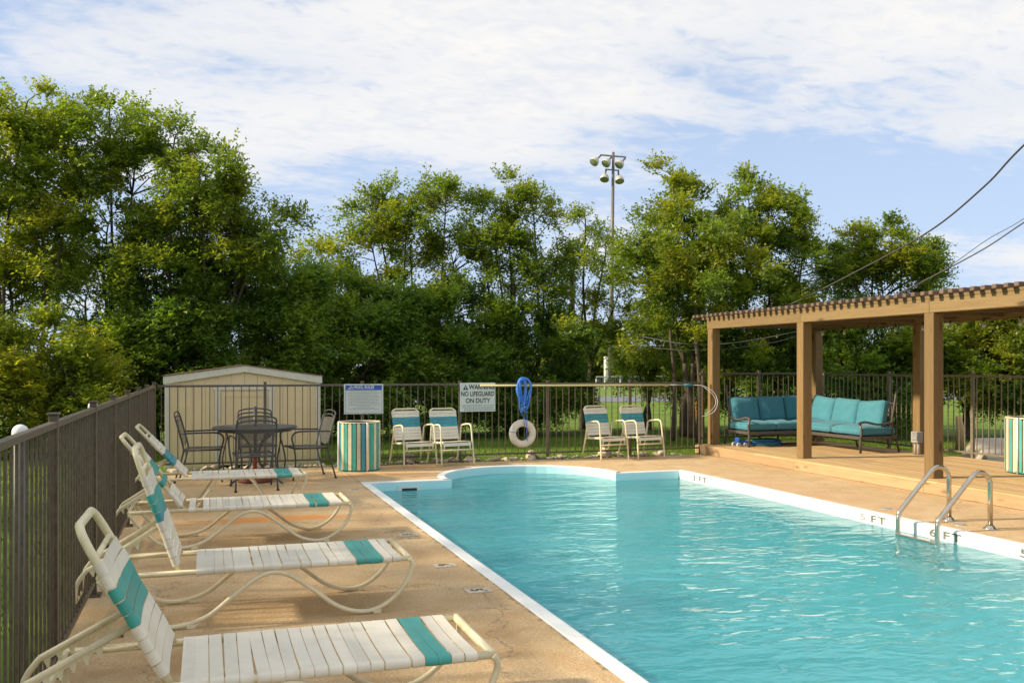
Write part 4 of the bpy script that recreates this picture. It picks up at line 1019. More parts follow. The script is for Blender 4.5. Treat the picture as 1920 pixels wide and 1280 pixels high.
# ------------------------------------------------------------------ teal corner sofa
def cushion(name, w, d, h, parent, loc, rot=(0, 0, 0), puff=0.035, edge=0.55, mat=M['fabric'], seed=0, n=12):
    """w,d in plane, h thickness; boxed edge with rounded, puffed faces"""
    vs = []; fs = []
    def prof(u, v_): return (max(0.0, (1 - abs(u) ** 3.2)) * max(0.0, (1 - abs(v_) ** 3.2))) ** 0.5
    for side in (1, -1):
        for j in range(n + 1):
            for i in range(n + 1):
                u = 2 * i / n - 1; v_ = 2 * j / n - 1
                rx = 1 - 0.045 * abs(v_) ** 4 * 0 - 0.03 * (1 - abs(v_) ** 2) * (abs(u) > 0.99)
                p = prof(u, v_); z = side * (h / 2 * edge + (h / 2 * (1 - edge) + puff) * p)
                wob = mnoise.noise(Vector((u * 1.7 + seed * 5.1, v_ * 1.7, side * 3.0))) * 0.016 * p
                cx = u * w / 2 * (1 - 0.035 * (1 - v_ * v_) * abs(u) ** 6); cy = v_ * d / 2 * (1 - 0.035 * (1 - u * u) * abs(v_) ** 6)
                k = 0.012 * (abs(u) ** 8) * (abs(v_) ** 8)
                vs.append((cx * (1 - k * 4), cy * (1 - k * 4), z + wob))
    N1 = (n + 1) ** 2
    for j in range(n):
        for i in range(n):
            a = j * (n + 1) + i; fs.append((a, a + 1, a + n + 2, a + n + 1)); fs.append((N1 + a, N1 + a + n + 1, N1 + a + n + 2, N1 + a + 1))
    ring_ = [i for i in range(n)] + [j * (n + 1) + n for j in range(n)] + [n * (n + 1) + i for i in range(n, 0, -1)] + [j * (n + 1) for j in range(n, 0, -1)]
    for k in range(len(ring_)):
        a, b = ring_[k], ring_[(k + 1) % len(ring_)]; fs.append((a, N1 + a, N1 + b, b))
    m = MB(); m.add(vs, fs, True)
    o = m.build(name, mat, parent, loc, rot)
    # welt piping along both seams
    for side in (0, 1):
        pm_ = MB(); pm_.tube([Vector(vs[a + side * N1]) for a in ring_], 0.005, 5, closed=True); pm_.build('piping', mat, o)
    return o
sf = thing('corner_sofa', 'dark metal corner sofa with teal cushions under the pergola', 'sofa', (8.58, 14.08, ZP))
SX, SY = 8.58, 14.08          # outer back-left corner of the left run; left run goes +x, right run goes -y
Wx = 10.34 - SX; Ly = SY - 11.84; D_ = 0.74
fr_z = 0.235
m = MB()
m.box((Wx / 2, -D_ + 0.02, fr_z), (Wx - 0.0, 0.035, 0.05), 0.004); m.build('seat_frame', M['sofa_metal'], sf)
m = MB(); m.box((Wx / 2, -0.02, fr_z), (Wx, 0.035, 0.05), 0.004); m.box((0.018, -D_ / 2, fr_z), (0.035, D_ - 0.06, 0.05), 0.004); m.box((Wx / 2, -D_ / 2, fr_z - 0.005), (Wx - 0.08, D_ - 0.08, 0.02)); m.build('seat_frame', M['sofa_metal'], sf)
m = MB(); m.box((Wx - D_ + 0.02, -Ly / 2 - D_ / 2, fr_z), (0.035, Ly - D_ - 0.02, 0.05), 0.004); m.box((Wx - 0.02, -Ly / 2, fr_z), (0.035, Ly - 0.08, 0.05), 0.004); m.box((Wx - D_ / 2, -Ly + 0.02, fr_z), (D_ - 0.08, 0.035, 0.05), 0.004); m.box((Wx - D_ / 2, -Ly / 2 - D_ / 2, fr_z - 0.005), (D_ - 0.08, Ly - D_ - 0.1, 0.02)); m.build('seat_frame', M['sofa_metal'], sf)
def sleg(x, y, dx=0.0, dy=0.0, top=None):
    m = MB(); m.tube([(x + dx, y + dy, 0.0), (x + dx * 0.4, y + dy * 0.4, 0.12), (x, y, top or fr_z)], 0.02, 4, flat=1.0); m.build('leg', M['sofa_metal'], sf)
sleg(0.03, -0.03, -0.02, 0.05); sleg(Wx - 0.72, -0.05, 0, 0.0); sleg(Wx - 0.03, -0.03, 0.03, 0.04)
sleg(Wx - D_ + 0.03, -D_ + 0.02, 0.02, 0.0); sleg(Wx - 0.04, -1.25, 0.05, 0)
sleg(Wx - 0.03, -Ly + 0.04, 0.06, 0.0)
# arms: front upright + swept top rail + rear upright
def arm(p_front, p_back, upd, lat):
    pf_ = Vector(p_front); pb_ = Vector(p_back); dv = (pb_ - pf_)
    m = MB(); m.tube([pf_, pf_ + Vector((0, 0, 0.20)), pf_ + Vector((0, 0, 0.34)) + dv * 0.04, pf_ + Vector((0, 0, 0.46)) - dv * 0.02], 0.024, 4); m.build('arm_post', M['sofa_metal'], sf)
    pts = smooth_path([pf_ + Vector((0, 0, 0.475)) - dv * 0.07, pf_ + Vector((0, 0, 0.455)) + dv * 0.15, pf_ + Vector((0, 0, 0.345)) + dv * 0.5, pf_ + Vector((0, 0, 0.285)) + dv * 0.85, pb_ + Vector((0, 0, 0.28)) + dv * 0.05], 4)
    m = MB(); m.tube(pts, 0.02, 6, flat=1.0); m.build('armrest', M['sofa_metal'], sf)
    m = MB(); m.tube([pb_ + Vector((0, 0, 0.0)), pb_ + Vector((0, 0, 0.35)), pb_ + dv * 0.10 + Vector((0, 0, 0.62)), pb_ + dv * 0.15 + Vector((0, 0, 0.80))], 0.018, 6); m.build('back_post', M['sofa_metal'], sf)
arm((0.02, -D_ + 0.02, 0), (0.02, -0.10, 0.2), 0, 0)
arm((Wx - D_ + 0.02, -Ly + 0.02, 0), (Wx - 0.12, -Ly + 0.02, 0.2), 0, 0)
m = MB(); m.tube([(0.02, -0.0, 0.78), (Wx - 0.05, -0.0, 0.78), (Wx - 0.0, -0.05, 0.78), (Wx - 0.0, -Ly + 0.02, 0.76)], 0.014, 6); m.build('back_rail', M['sofa_metal'], sf)
bs = MB()
k = 0.12
while k < Wx - 0.1: bs.tube([(k, -0.07, 0.25), (k, -0.01, 0.77)], 0.007, 5); k += 0.12
k = 0.15
while k < Ly - 0.08: bs.tube([(Wx - 0.07, -k, 0.25), (Wx - 0.01, -k, 0.76)], 0.007, 5); k += 0.12
bs.build('back_bars', M['sofa_metal'], sf)
# seat cushions
zs = 0.335
cw = (Wx - D_ - 0.02) / 2
cushion('seat_cushion', cw + 0.06, D_ - 0.06, 0.15, sf, (0.03 + cw / 2 + 0.02, -D_ / 2, zs), seed=1, puff=0.015)
cushion('seat_cushion', cw + 0.02, D_ - 0.06, 0.15, sf, (0.07 + cw * 1.5, -D_ / 2, zs), seed=2, puff=0.015)
cushion('seat_cushion', D_ - 0.04, D_ - 0.04, 0.15, sf, (Wx - D_ / 2 + 0.01, -D_ / 2, zs), seed=3, puff=0.012)
lr = (Ly - D_) / 2
cushion('seat_cushion', D_ - 0.06, lr - 0.01, 0.15, sf, (Wx - D_ / 2 - 0.01, -D_ - lr * 0.5, zs), seed=4, puff=0.015)
cushion('seat_cushion', D_ - 0.06, lr - 0.01, 0.15, sf, (Wx - D_ / 2 - 0.01, -D_ - lr * 1.5 + 0.01, zs), seed=5, puff=0.018)
# back cushions
bw_ = (Wx - 0.20) / 3
for i in range(3):
    cushion('back_cushion', bw_ - 0.005, 0.44, 0.15, sf, (0.04 + bw_ * (i + 0.5), -0.14 - 0.01 * i, 0.595 + 0.01 * i), (R(77), 0, rnd.uniform(-.02, .02)), seed=10 + i, puff=0.02)
br = (Ly - 0.36) / 3
for i in range(3):
    tl = (R(5), R(2), R(-4))[i]
    o = cushion('back_cushion', br - 0.005, 0.44, 0.15, sf, (Wx - 0.17 - 0.02 * i, -0.30 - br * (i + 0.5), 0.60 - 0.012 * i), (R(76), tl, R(-90)), seed=20 + i, puff=0.025)

# pool cleaner hose coiled under the sofa
hs = thing('pool_hose', 'blue coiled pool hose lying under the teal sofa', 'hose', (8.98, 13.66, ZP))
for i in range(7):
    a, b = 0.30 + 0.03 * math.sin(i * 2.1), 0.17 + 0.02 * math.cos(i * 1.7)
    m = MB(); m.tube([(0.10 + a * math.cos(q) + 0.02 * math.sin(i), b * math.sin(q), 0.022 + 0.022 * (i // 2) + 0.006 * math.sin(2 * q + i)) for q in [j * 2 * PI / 28 for j in range(28)]], 0.019, 8, closed=True); m.build('coil', M['bluepl'] if i % 3 else M['bluet'], hs)
pc = thing('pool_cleaner', 'small blue pool cleaner head with white wheels beside the hose coil', 'pool cleaner', (8.50, 13.55, ZP))
m = MB(); m.box((0.06, 0, 0.07), (0.20, 0.13, 0.05), 0.015); m.tube([(0.16, 0, 0.08), (0.30, 0.02, 0.06)], 0.022, 8); m.box((0.0, 0, 0.12), (0.05, 0.11, 0.07), 0.015); m.build('body', M['bluepl'], pc)
for x, y in ((-0.03, -0.075), (0.10, -0.075), (-0.03, 0.075), (0.10, 0.075)):
    m = MB(); m.tube([(x, y - 0.01, 0.035), (x, y + 0.01, 0.035)], 0.034, 14); wh = m.build('wheel', M['white'], pc)
    m = MB(); m.tube([(x, y - 0.013, 0.035), (x, y + 0.013, 0.035)], 0.013, 10); m.build('hub', M['black'], wh)

# junction box on conduit
jb = thing('outlet_box', 'grey electrical outlet box on two conduits beside the rear pergola post', 'outlet box', (10.30, 11.42, ZP))
m = MB(); m.box((0, 0, 0.27), (0.11, 0.14, 0.17), 0.008); m.build('box', M['greypl'], jb)
m = MB(); m.box((-0.058, -0.02, 0.285), (0.02, 0.10, 0.12), 0.006); m.build('cover', M['galv'], jb)
for dy in (-0.03, 0.035):
    m = MB(); m.tube([(0, dy, 0), (0, dy, 0.19)], 0.016, 8); m.build('conduit', M['greypl'], jb)

# ------------------------------------------------------------------ pool ladder
ld = thing('pool_ladder', 'stainless steel pool ladder with two curved handrails', 'ladder', (6.90, 7.0, 0))
for y in (0.22, -0.28):
    pts = [(0.0, y, 0.0), (0.0, y, 0.36)] + [(-0.125 + 0.125 * math.cos(a), y, 0.40 + 0.125 * math.sin(a)) for a in [R(q) for q in range(0, 141, 14)]]
    x_, z_ = pts[-1][0], pts[-1][2]
    pts += [(-0.30, y, 0.385 - 0.0)] if False else []
    pts += smooth_path([(x_, y, z_), (-0.56, y, 0.145), (-0.602, y, 0.08), (-0.61, y, 0.0), (-0.61, y, -0.3)], 4)[1:]
    pts += [(-0.61, y, -1.15)]
    m = MB(); m.tube(pts, 0.0225, 14); m.build('handrail', M['steel'], ld)
    m = MB(); m.lathe([(0.024, 0.034), (0.034, 0.030), (0.05, 0.010), (0.062, 0.006), (0.064, 0.0)], (0, y, 0.001), 20); m.build('flange', M['steel'], ld)
for z in (-0.10, -0.38, -0.66, -0.94):
    m = MB(); m.box((-0.61, -0.03, z), (0.075, 0.50, 0.022), 0.006); m.build('step', M['steel'], ld)

# ------------------------------------------------------------------ trees
LEAFK = 3.4
def leaf_object(name, centers, dirs, radii, per, mat, parent, leaf=(0.076, 0.041), droop=0.0, seed=1, tri=False):
    """sprays of leaves: every cluster gets twigs, each twig carries alternate leaves; one mesh"""
    rs = np.random.RandomState(seed)
    nC = len(centers); tw = max(3, int(per * LEAFK)); lv = 11
    c = np.repeat(centers, tw, axis=0); d = np.repeat(dirs, tw, axis=0); r = np.repeat(radii, tw)[:, None]
    n = len(c)
    rv = rs.normal(size=(n, 3)); rv /= np.linalg.norm(rv, axis=1)[:, None]
    start = c + rv * r * rs.uniform(0.0, 0.68, (n, 1)) * np.array([1, 1, 0.55])
    td = d * 0.75 + rv * 0.75 + np.array([0, 0, 0.32 - droop]); td /= np.linalg.norm(td, axis=1)[:, None]
    ln = r * rs.uniform(0.40, 1.25, (n, 1)) * 0.86
    t = (np.arange(lv) + 0.6) / lv
    P = start[:, None, :] + td[:, None, :] * (ln[:, None, :] * t[None, :, None])
    P[:, :, 2] -= (0.16 + droop) * (ln * (t[None, :] ** 2))          # twigs bend down at their tips
    P = P.reshape(-1, 3) + rs.normal(0, 0.008, (n * lv, 3))
    T = np.repeat(td, lv, axis=0)
    up = np.tile(np.array([0, 0, 1.0]), (len(T), 1)) + rs.normal(0, 0.45, (len(T), 3))
    side = np.cross(T, up); side /= (np.linalg.norm(side, axis=1)[:, None] + 1e-9)
    sgn = np.tile(np.where(np.arange(lv) % 2 == 0, 1.0, -1.0), n)[:, None]
    L = side * sgn * 0.85 + T * 0.5 + rs.normal(0, 0.22, (len(T), 3)); L /= np.linalg.norm(L, axis=1)[:, None]
    Wv = np.cross(L, up); Wv /= (np.linalg.norm(Wv, axis=1)[:, None] + 1e-9)
    s = rs.uniform(0.7, 1.25, (len(T), 1))
    a = P; b = P + L * leaf[0] * 0.45 * s + Wv * leaf[1] * 0.5 * s; e = P + L * leaf[0] * s; f = P + L * leaf[0] * 0.45 * s - Wv * leaf[1] * 0.5 * s
    K4 = 4
    if tri:                                                     # small hidden-away leaves: one pointed face each
        K4 = 3; b = P + L * leaf[0] * 0.12 * s + Wv * leaf[1] * 0.62 * s; f = P + L * leaf[0] * 0.12 * s - Wv * leaf[1] * 0.62 * s
    V = np.stack([a, b, e, f] if K4 == 4 else [b, e, f], axis=1).reshape(-1, 3).astype(np.float32); nf = len(a)
    me = bpy.data.meshes.new(name); me.vertices.add(nf * K4); me.vertices.foreach_set('co', V.ravel())
    me.loops.add(nf * K4); me.loops.foreach_set('vertex_index', np.arange(nf * K4, dtype=np.int32))
    me.polygons.add(nf); me.polygons.foreach_set('loop_start', np.arange(0, nf * K4, K4, dtype=np.int32))
    me.update(calc_edges=True)
    at = me.attributes.new('leafvar', 'FLOAT', 'FACE')
    clv = np.repeat(np.repeat(rs.uniform(0, 1, nC), tw), lv) * 0.6 + rs.uniform(0, 1, nf) * 0.4
    at.data.foreach_set('value', clv.astype(np.float32))
    me.materials.append(mat)
    return link(name, me, parent)

def tree(label, loc, blobs, mat, trunk_r=0.09, trunks=1, fork=1.2, per=15, dens=1.0, group=None, cat='tree', name='tree', seed=0, leaf=(0.076, 0.041), shell=0.45, spread=0.5, cr=0.42, stems=True):
    """blobs: (dx, dy, z, rx, ry, rz) ellipsoids relative to loc"""
    rs = np.random.RandomState(seed + 100); rr = random.Random(seed)
    t = thing(name, label, cat, (loc[0], loc[1], -0.03), 0, group)
    cen = []; di = []; rad = []; own = []
    for bi, (bx, by, bz, rx, ry, rz) in enumerate(blobs):
        area = (rx * ry * rz) ** (2 / 3)
        n = max(5, int(area * 33 * dens))
        u = rs.normal(size=(n, 3)); u /= np.linalg.norm(u, axis=1)[:, None]
        q = rs.uniform(shell, 1.0, (n, 1)) ** 0.6
        lump = np.array([1 + 0.30 * mnoise.noise(Vector((x * 1.9 + seed, y * 1.9, z * 1.9 + bi))) for x, y, z in u])[:, None]
        p = u * q * lump * np.array([rx, ry, rz]) + np.array([bx, by, bz])
        keep = p[:, 2] > 0.25; p = p[keep]; u = u[keep]
        cen.append(p); di.append(u); rad.append(rs.uniform(cr * 0.75, cr * 1.25, len(p))); own += [bi] * len(p)
    cen = np.concatenate(cen); di = np.concatenate(di); rad = np.concatenate(rad)
    leaf_object('crown', cen, di, rad, per, mat, t, leaf, seed=seed + 3, tri=(group == G2 or not stems))
    # trunk(s) and limbs
    m = MB(); forks = []
    for k in range(trunks):
        a = 2 * PI * k / max(1, trunks) + seed; off = 0.0 if trunks == 1 else rr.uniform(0.12, 0.3)
        bx, by = off * math.cos(a), off * math.sin(a)
        fx, fy = bx + rr.uniform(-1, 1) * 0.12 * fork + math.cos(a) * spread * (trunks > 1) * 0.5, by + rr.uniform(-1, 1) * 0.12 * fork
        pts = smooth_path([(bx, by, 0), (bx * 1.1 + rr.uniform(-.04, .04), by * 1.1, fork * 0.4), (fx * 0.8, fy * 0.8, fork * 0.75), (fx, fy, fork)], 3)
        m.tube(pts, [trunk_r * (1.25 - 0.55 * i / (len(pts) - 1)) for i in range(len(pts))], 8); forks.append(Vector((fx, fy, fork)))
    m.build('trunk', M['bark'], t)
    if stems:
        lm = MB(); bm_ = MB()
        for bi, (bx, by, bz, rx, ry, rz) in enumerate(blobs):
            f = min(forks, key=lambda q: (q - Vector((bx, by, fork))).length)
            tgt = Vector((bx, by, bz - rz * 0.1)); mid = f.lerp(tgt, 0.5) + Vector((rr.uniform(-.15, .15), rr.uniform(-.15, .15), -0.05))
            top = Vector((bx + rr.uniform(-.2, .2) * rx, by, bz + rz * 0.55))
            pts = smooth_path([f, mid, tgt, top], 5); nn_ = len(pts)
            lm.tube(pts, [trunk_r * (0.46 - 0.40 * i / (nn_ - 1)) for i in range(nn_)], 6)
            idx = [i for i in range(len(own)) if own[i] == bi]
            for i in idx[:: (1 if dens < 1.3 else 2)]:
                cpt = Vector(cen[i]); j = min(range(nn_), key=lambda q: (pts[q] - (cpt - Vector((0, 0, 0.55 * (cpt - pts[q]).length)))).length)
                s0 = pts[j]; L_ = (cpt - s0).length
                if L_ < 0.15: continue
                md = s0.lerp(cpt, 0.5) + Vector((rr.uniform(-.1, .1), rr.uniform(-.1, .1), rr.uniform(-.02, .12))) * L_ * 0.8
                bm_.tube([s0, md, cpt, cpt + Vector(di[i]) * 0.18], [0.007 + 0.009 * min(L_, 2), 0.006 + 0.005 * min(L_, 2), 0.006, 0.003], 4, cap=False)
        lm.build('limb', M['bark'], t)
        o = bm_.build('branches', M['bark'], t); o['kind'] = 'stuff'
    return t
def at(px, d):
    """ground point seen at picture column px (1920 wide) and depth d from the camera"""
    a = math.atan(574 / 1730); x = (px - 960) / 1730 * d
    return (x * math.cos(a) + d * math.sin(a), -x * math.sin(a) + d * math.cos(a))
def hz(py, d): return 1.5 - (py - 687) * d / 1730
def blob(px, py, d, rpx, rpy, loc, ry=None, grow=1.0):
    """ellipsoid given by its place in the view, turned into metres relative to loc"""
    x, y = at(px, d); r = rpx * grow * d / 1730
    return (x - loc[0], y - loc[1], hz(py, d) + 0.03, r, ry or r * 0.9, rpy * grow * d / 1730)
G1 = 'tall elm trees beyond the fence'
G2 = 'dense shrubs and low trees behind the fence'
def T(label, px, d, bl, mat, **k):
    loc = at(px, d); g = k.pop('grow', 1.0); back = (0.2 if px < 550 else 1.1) if k.get('group') == G2 else 0.0; loc = at(px, d + back); bl = [(q[0], q[1], q[2] + back, *q[3:]) for q in bl]; return tree(label, loc, [blob(*q, loc, grow=g) for q in bl], mat, **k)
# tall trees, left to right
T('tall yellow-green elm at the left edge of the picture', 40, 17.5,
  [(45, 215, 17.5, 80, 55), (-40, 300, 17.3, 110, 100), (70, 320, 17.5, 110, 90), (10, 450, 17.8, 120, 90), (110, 470, 17.2, 80, 80), (-60, 560, 17.8, 110, 90)], M['leaf3'], seed=1, group=G1, trunk_r=0.09, trunks=2, fork=1.3, per=13, dens=0.9, cr=0.40)
T('tall elm with a feathery top, second from the left edge', 215, 18,
  [(205, 230, 18, 72, 50), (150, 310, 17.6, 80, 70), (250, 330, 18.3, 90, 80), (200, 430, 18, 110, 80), (280, 500, 17.6, 80, 80), (160, 560, 18.4, 90, 60)], M['leaf1'], seed=2, group=G1, trunk_r=0.09, trunks=2, fork=1.4, per=13, dens=0.85)
T('broad elm leaning right, its crown ending above the shed', 370, 17.5,
  [(325, 275, 17.5, 62, 50), (385, 330, 17.2, 75, 60), (440, 390, 17.5, 80, 60), (350, 430, 17.8, 90, 80), (500, 430, 17.3, 55, 45), (430, 480, 17.6, 90, 60), (320, 540, 17.4, 90, 70)], M['leaf1'], seed=3, group=G1, trunk_r=0.095, trunks=2, fork=1.2, per=14, dens=0.95)
T('rounded yellow-green tree top rising behind the shrubs right of the leaning elm', 610, 20.5,
  [(605, 500, 20.5, 60, 42), (560, 560, 20.3, 60, 55), (660, 545, 20.4, 60, 45), (720, 560, 20.6, 55, 45)], M['leaf3'], seed=4, trunk_r=0.09, fork=1.4, per=14, dens=1.0)
T('open-crowned elm with bare branching stems, left of the centre gap', 800, 21,
  [(705, 395, 21, 48, 38), (765, 385, 21.2, 50, 42), (835, 395, 20.8, 48, 45), (700, 470, 21, 40, 30), (770, 465, 21.2, 45, 30), (850, 490, 21, 55, 45)], M['leaf1'], seed=5, grow=1.28, group=G1, trunk_r=0.075, trunks=3, fork=1.8, per=12, dens=0.9, shell=0.35, cr=0.42)
T('tall open elm with pointed tips above the life ring', 960, 21,
  [(950, 375, 21, 38, 42), (1000, 395, 21.2, 36, 40), (905, 415, 21, 38, 42), (930, 465, 20.8, 48, 40), (1015, 470, 21.2, 45, 42), (965, 540, 21, 60, 40)], M['leaf1'], seed=6, grow=1.28, group=G1, trunk_r=0.075, trunks=3, fork=1.7, per=12, dens=0.95, shell=0.35, cr=0.42)
T('slender thin-leaved elm just left of the floodlight pole', 1100, 22.5,
  [(1098, 420, 22.5, 38, 35), (1070, 480, 22.3, 45, 35), (1135, 475, 22.6, 42, 32), (1095, 560, 22.4, 62, 45), (1155, 560, 22.6, 50, 50), (1120, 640, 22.5, 55, 40)], M['leaf1'], seed=7, group=G1, trunk_r=0.09, trunks=2, fork=1.6, per=8, dens=0.75, shell=0.2, cr=0.42)
T('tall elm with a high left tip beside the floodlight pole', 1290, 20,
  [(1262, 350, 20, 30, 38), (1300, 390, 20.2, 52, 42), (1235, 450, 20, 48, 45), (1310, 470, 20, 65, 50), (1240, 535, 20.1, 58, 50), (1320, 560, 20.2, 65, 50)], M['leaf1'], seed=8, grow=1.28, group=G1, trunk_r=0.075, trunks=2, fork=1.6, per=13, dens=0.8, cr=0.38)
T('tall elm with swept tips behind the left end of the pergola', 1430, 20.5,
  [(1405, 385, 20.5, 42, 42), (1450, 420, 20.6, 50, 40), (1510, 430, 20.4, 42, 35), (1400, 480, 20.5, 60, 50), (1490, 500, 20.7, 68, 50), (1440, 580, 20.5, 80, 50)], M['leaf1'], seed=9, grow=1.28, group=G1, trunk_r=0.075, trunks=2, fork=1.6, per=13, dens=0.85, cr=0.38)
T('rounded elm top above the right half of the pergola', 1650, 21,
  [(1640, 465, 21, 50, 42), (1690, 480, 20.8, 52, 45), (1590, 500, 21, 48, 50), (1655, 540, 21.2, 75, 50), (1730, 530, 21, 32, 40)], M['leaf1'], seed=10, grow=1.28, group=G1, trunk_r=0.075, trunks=1, fork=1.8, per=13, dens=0.9, cr=0.38)
# lower, denser trees and shrubs
T('bright green bushy tree in the lower left corner behind the fence', 70, 15.5,
  [(60, 680, 15.5, 110, 70), (-60, 660, 15.4, 90, 90), (130, 720, 15.2, 85, 70), (0, 760, 15.2, 120, 60)], M['leaf3'], seed=11, group=G2, trunk_r=0.06, fork=0.4, per=30, dens=0.86, cr=0.46, shell=0.62, leaf=(0.07, 0.040))
T('dense dark tree behind the left end of the shed', 290, 17.5,
  [(270, 620, 17.6, 110, 60), (350, 600, 17.3, 80, 50), (220, 700, 17.4, 90, 80), (330, 710, 17.2, 90, 80), (260, 780, 17.4, 110, 60)], M['leaf2'], seed=12, group=G2, trunk_r=0.08, fork=0.6, per=30, dens=0.89, cr=0.46, shell=0.62)
T('dense dark green tree rising above the shed roof', 470, 18,
  [(440, 520, 18, 80, 50), (520, 540, 18.2, 75, 55), (420, 610, 17.8, 90, 60), (510, 640, 17.8, 90, 60), (460, 740, 17.8, 110, 80)], M['leaf2'], seed=13, group=G2, trunk_r=0.08, fork=0.6, per=30, dens=0.89, cr=0.46, shell=0.62)
T('bushy green tree with a bright clump left of the warning sign', 650, 18.5,
  [(620, 570, 18.7, 75, 50), (700, 590, 18.5, 70, 50), (600, 660, 18.3, 75, 60), (690, 680, 18.1, 80, 70), (640, 760, 18.3, 110, 60)], M['leaf2'], seed=14, group=G2, trunk_r=0.08, fork=0.6, per=31, dens=0.92, cr=0.46, shell=0.62)
T('dark shrubby tree behind the warning sign', 800, 19.2,
  [(780, 600, 19.4, 70, 50), (860, 590, 19.4, 70, 50), (790, 680, 19, 80, 60), (870, 700, 19, 70, 70), (820, 770, 19, 100, 55)], M['leaf2'], seed=15, group=G2, trunk_r=0.08, fork=0.6, per=30, dens=0.89, cr=0.46, shell=0.62)
T('dark shrubby tree with bare twigs behind the life ring', 980, 19.8,
  [(950, 610, 19.8, 65, 45), (1020, 640, 19.8, 60, 50), (930, 700, 19.5, 65, 60), (1010, 720, 19.6, 65, 60), (1070, 740, 19.8, 50, 50), (960, 780, 19.4, 90, 50)], M['leaf2'], seed=16, group=G2, trunk_r=0.08, fork=0.6, per=28, dens=0.83, cr=0.46, shell=0.62)
T('pale yellow-green shrub right of the floodlight pole', 1215, 21.5,
  [(1195, 640, 21.5, 42, 38), (1240, 650, 21.6, 48, 40), (1185, 700, 21.5, 35, 35), (1250, 705, 21.5, 45, 38)], M['leaf3'], seed=17, group=G2, trunk_r=0.05, trunks=2, fork=0.9, per=24, dens=0.73, cr=0.46, shell=0.62)
T('dark leafy tree behind the first pergola post', 1400, 19.8,
  [(1360, 650, 19.8, 60, 50), (1440, 640, 19.9, 70, 55), (1500, 660, 20, 60, 50), (1400, 720, 19.6, 80, 50), (1490, 740, 19.7, 70, 45)], M['leaf2'], seed=18, group=G2, trunk_r=0.08, trunks=2, fork=0.9, per=24, dens=0.79, cr=0.46, shell=0.62)
T('leafy tree behind the middle of the pergola', 1600, 19,
  [(1570, 640, 19.2, 60, 50), (1640, 630, 19.2, 70, 55), (1590, 710, 18.8, 75, 60), (1670, 720, 19, 65, 55), (1630, 770, 18.8, 80, 40)], M['leaf2'], seed=19, group=G2, trunk_r=0.08, fork=0.6, per=28, dens=0.86, cr=0.46, shell=0.62)
T('bright leafy tree behind the right end of the pergola', 1810, 18.5,
  [(1780, 625, 18.7, 70, 50), (1850, 645, 18.5, 75, 55), (1930, 635, 18.5, 75, 55), (1760, 660, 18.4, 65, 50), (1850, 690, 18.2, 80, 60), (1930, 700, 18.4, 80, 60)], M['leaf1'], seed=20, group=G2, trunk_r=0.08, fork=0.6, per=30, dens=0.89, cr=0.46, shell=0.62)
T('dark tree over the bin at the right edge of the picture', 2010, 18,
  [(2000, 660, 18, 80, 60), (1960, 740, 17.8, 80, 50), (2060, 700, 18, 90, 80)], M['leaf2'], seed=21, group=G2, trunk_r=0.08, fork=0.6, per=24, dens=0.73, cr=0.46, shell=0.62)
# trees on the left, just outside the picture, that throw the shade over the loungers
for i, (x, y, h, r) in enumerate(((-6.3, 11.5, 5.0, 2.0), (-6.0, 7.6, 4.6, 2.1), (-6.2, 3.9, 4.4, 2.0))):
    tree(('leafy elm beyond the left fence, outside the picture near the far end', 'leafy elm beyond the left fence, outside the picture beside the loungers', 'leafy elm beyond the left fence, outside the picture near the camera')[i],
         (x, y), [(0, 0, h - 1.3, r, r, 1.3), (0.3, 1.1, h - 2.4, r * .9, r * .9, 1.2), (-0.3, -1.1, h - 2.3, r * .9, r * .9, 1.2)], M['leaf1'], seed=40 + i, group=G1, trunk_r=0.095, fork=1.2, per=5, dens=0.62, cr=0.42, stems=False)
# bare slender trunks seen through the gap on the right
for i, (px, d, h, lb) in enumerate(((1262, 19.0, 3.0, 'slender dark trunk rising behind the back fence right of the chairs'), (1308, 18.6, 3.2, 'slender dark trunk behind the fence by the first pergola post'), (1285, 20.5, 2.2, 'thin leaning trunk between the two darker ones'))):
    x, y = at(px, d); t = thing('tree', lb, 'tree', (x, y, -0.03))
    m = MB(); pts = smooth_path([(0, 0, 0), (0.04, 0, h * .4), (-0.05, 0, h * .7), (0.12 * (i - 1), 0, h)], 4); m.tube(pts, [0.05 - 0.022 * k / (len(pts) - 1) for k in range(len(pts))], 8); m.build('trunk', M['bark'], t)
    rs = np.random.RandomState(70 + i); cc = rs.normal(size=(40, 3)) * np.array([0.8, 0.7, 0.8]) + np.array([0.1 * (i - 1), 0, h + 0.3]); dd = rs.normal(size=(40, 3)); dd /= np.linalg.norm(dd, axis=1)[:, None]
    leaf_object('crown', cc, dd, rs.uniform(.25, .4, 40), 12, M['leaf1'], t, seed=80 + i)

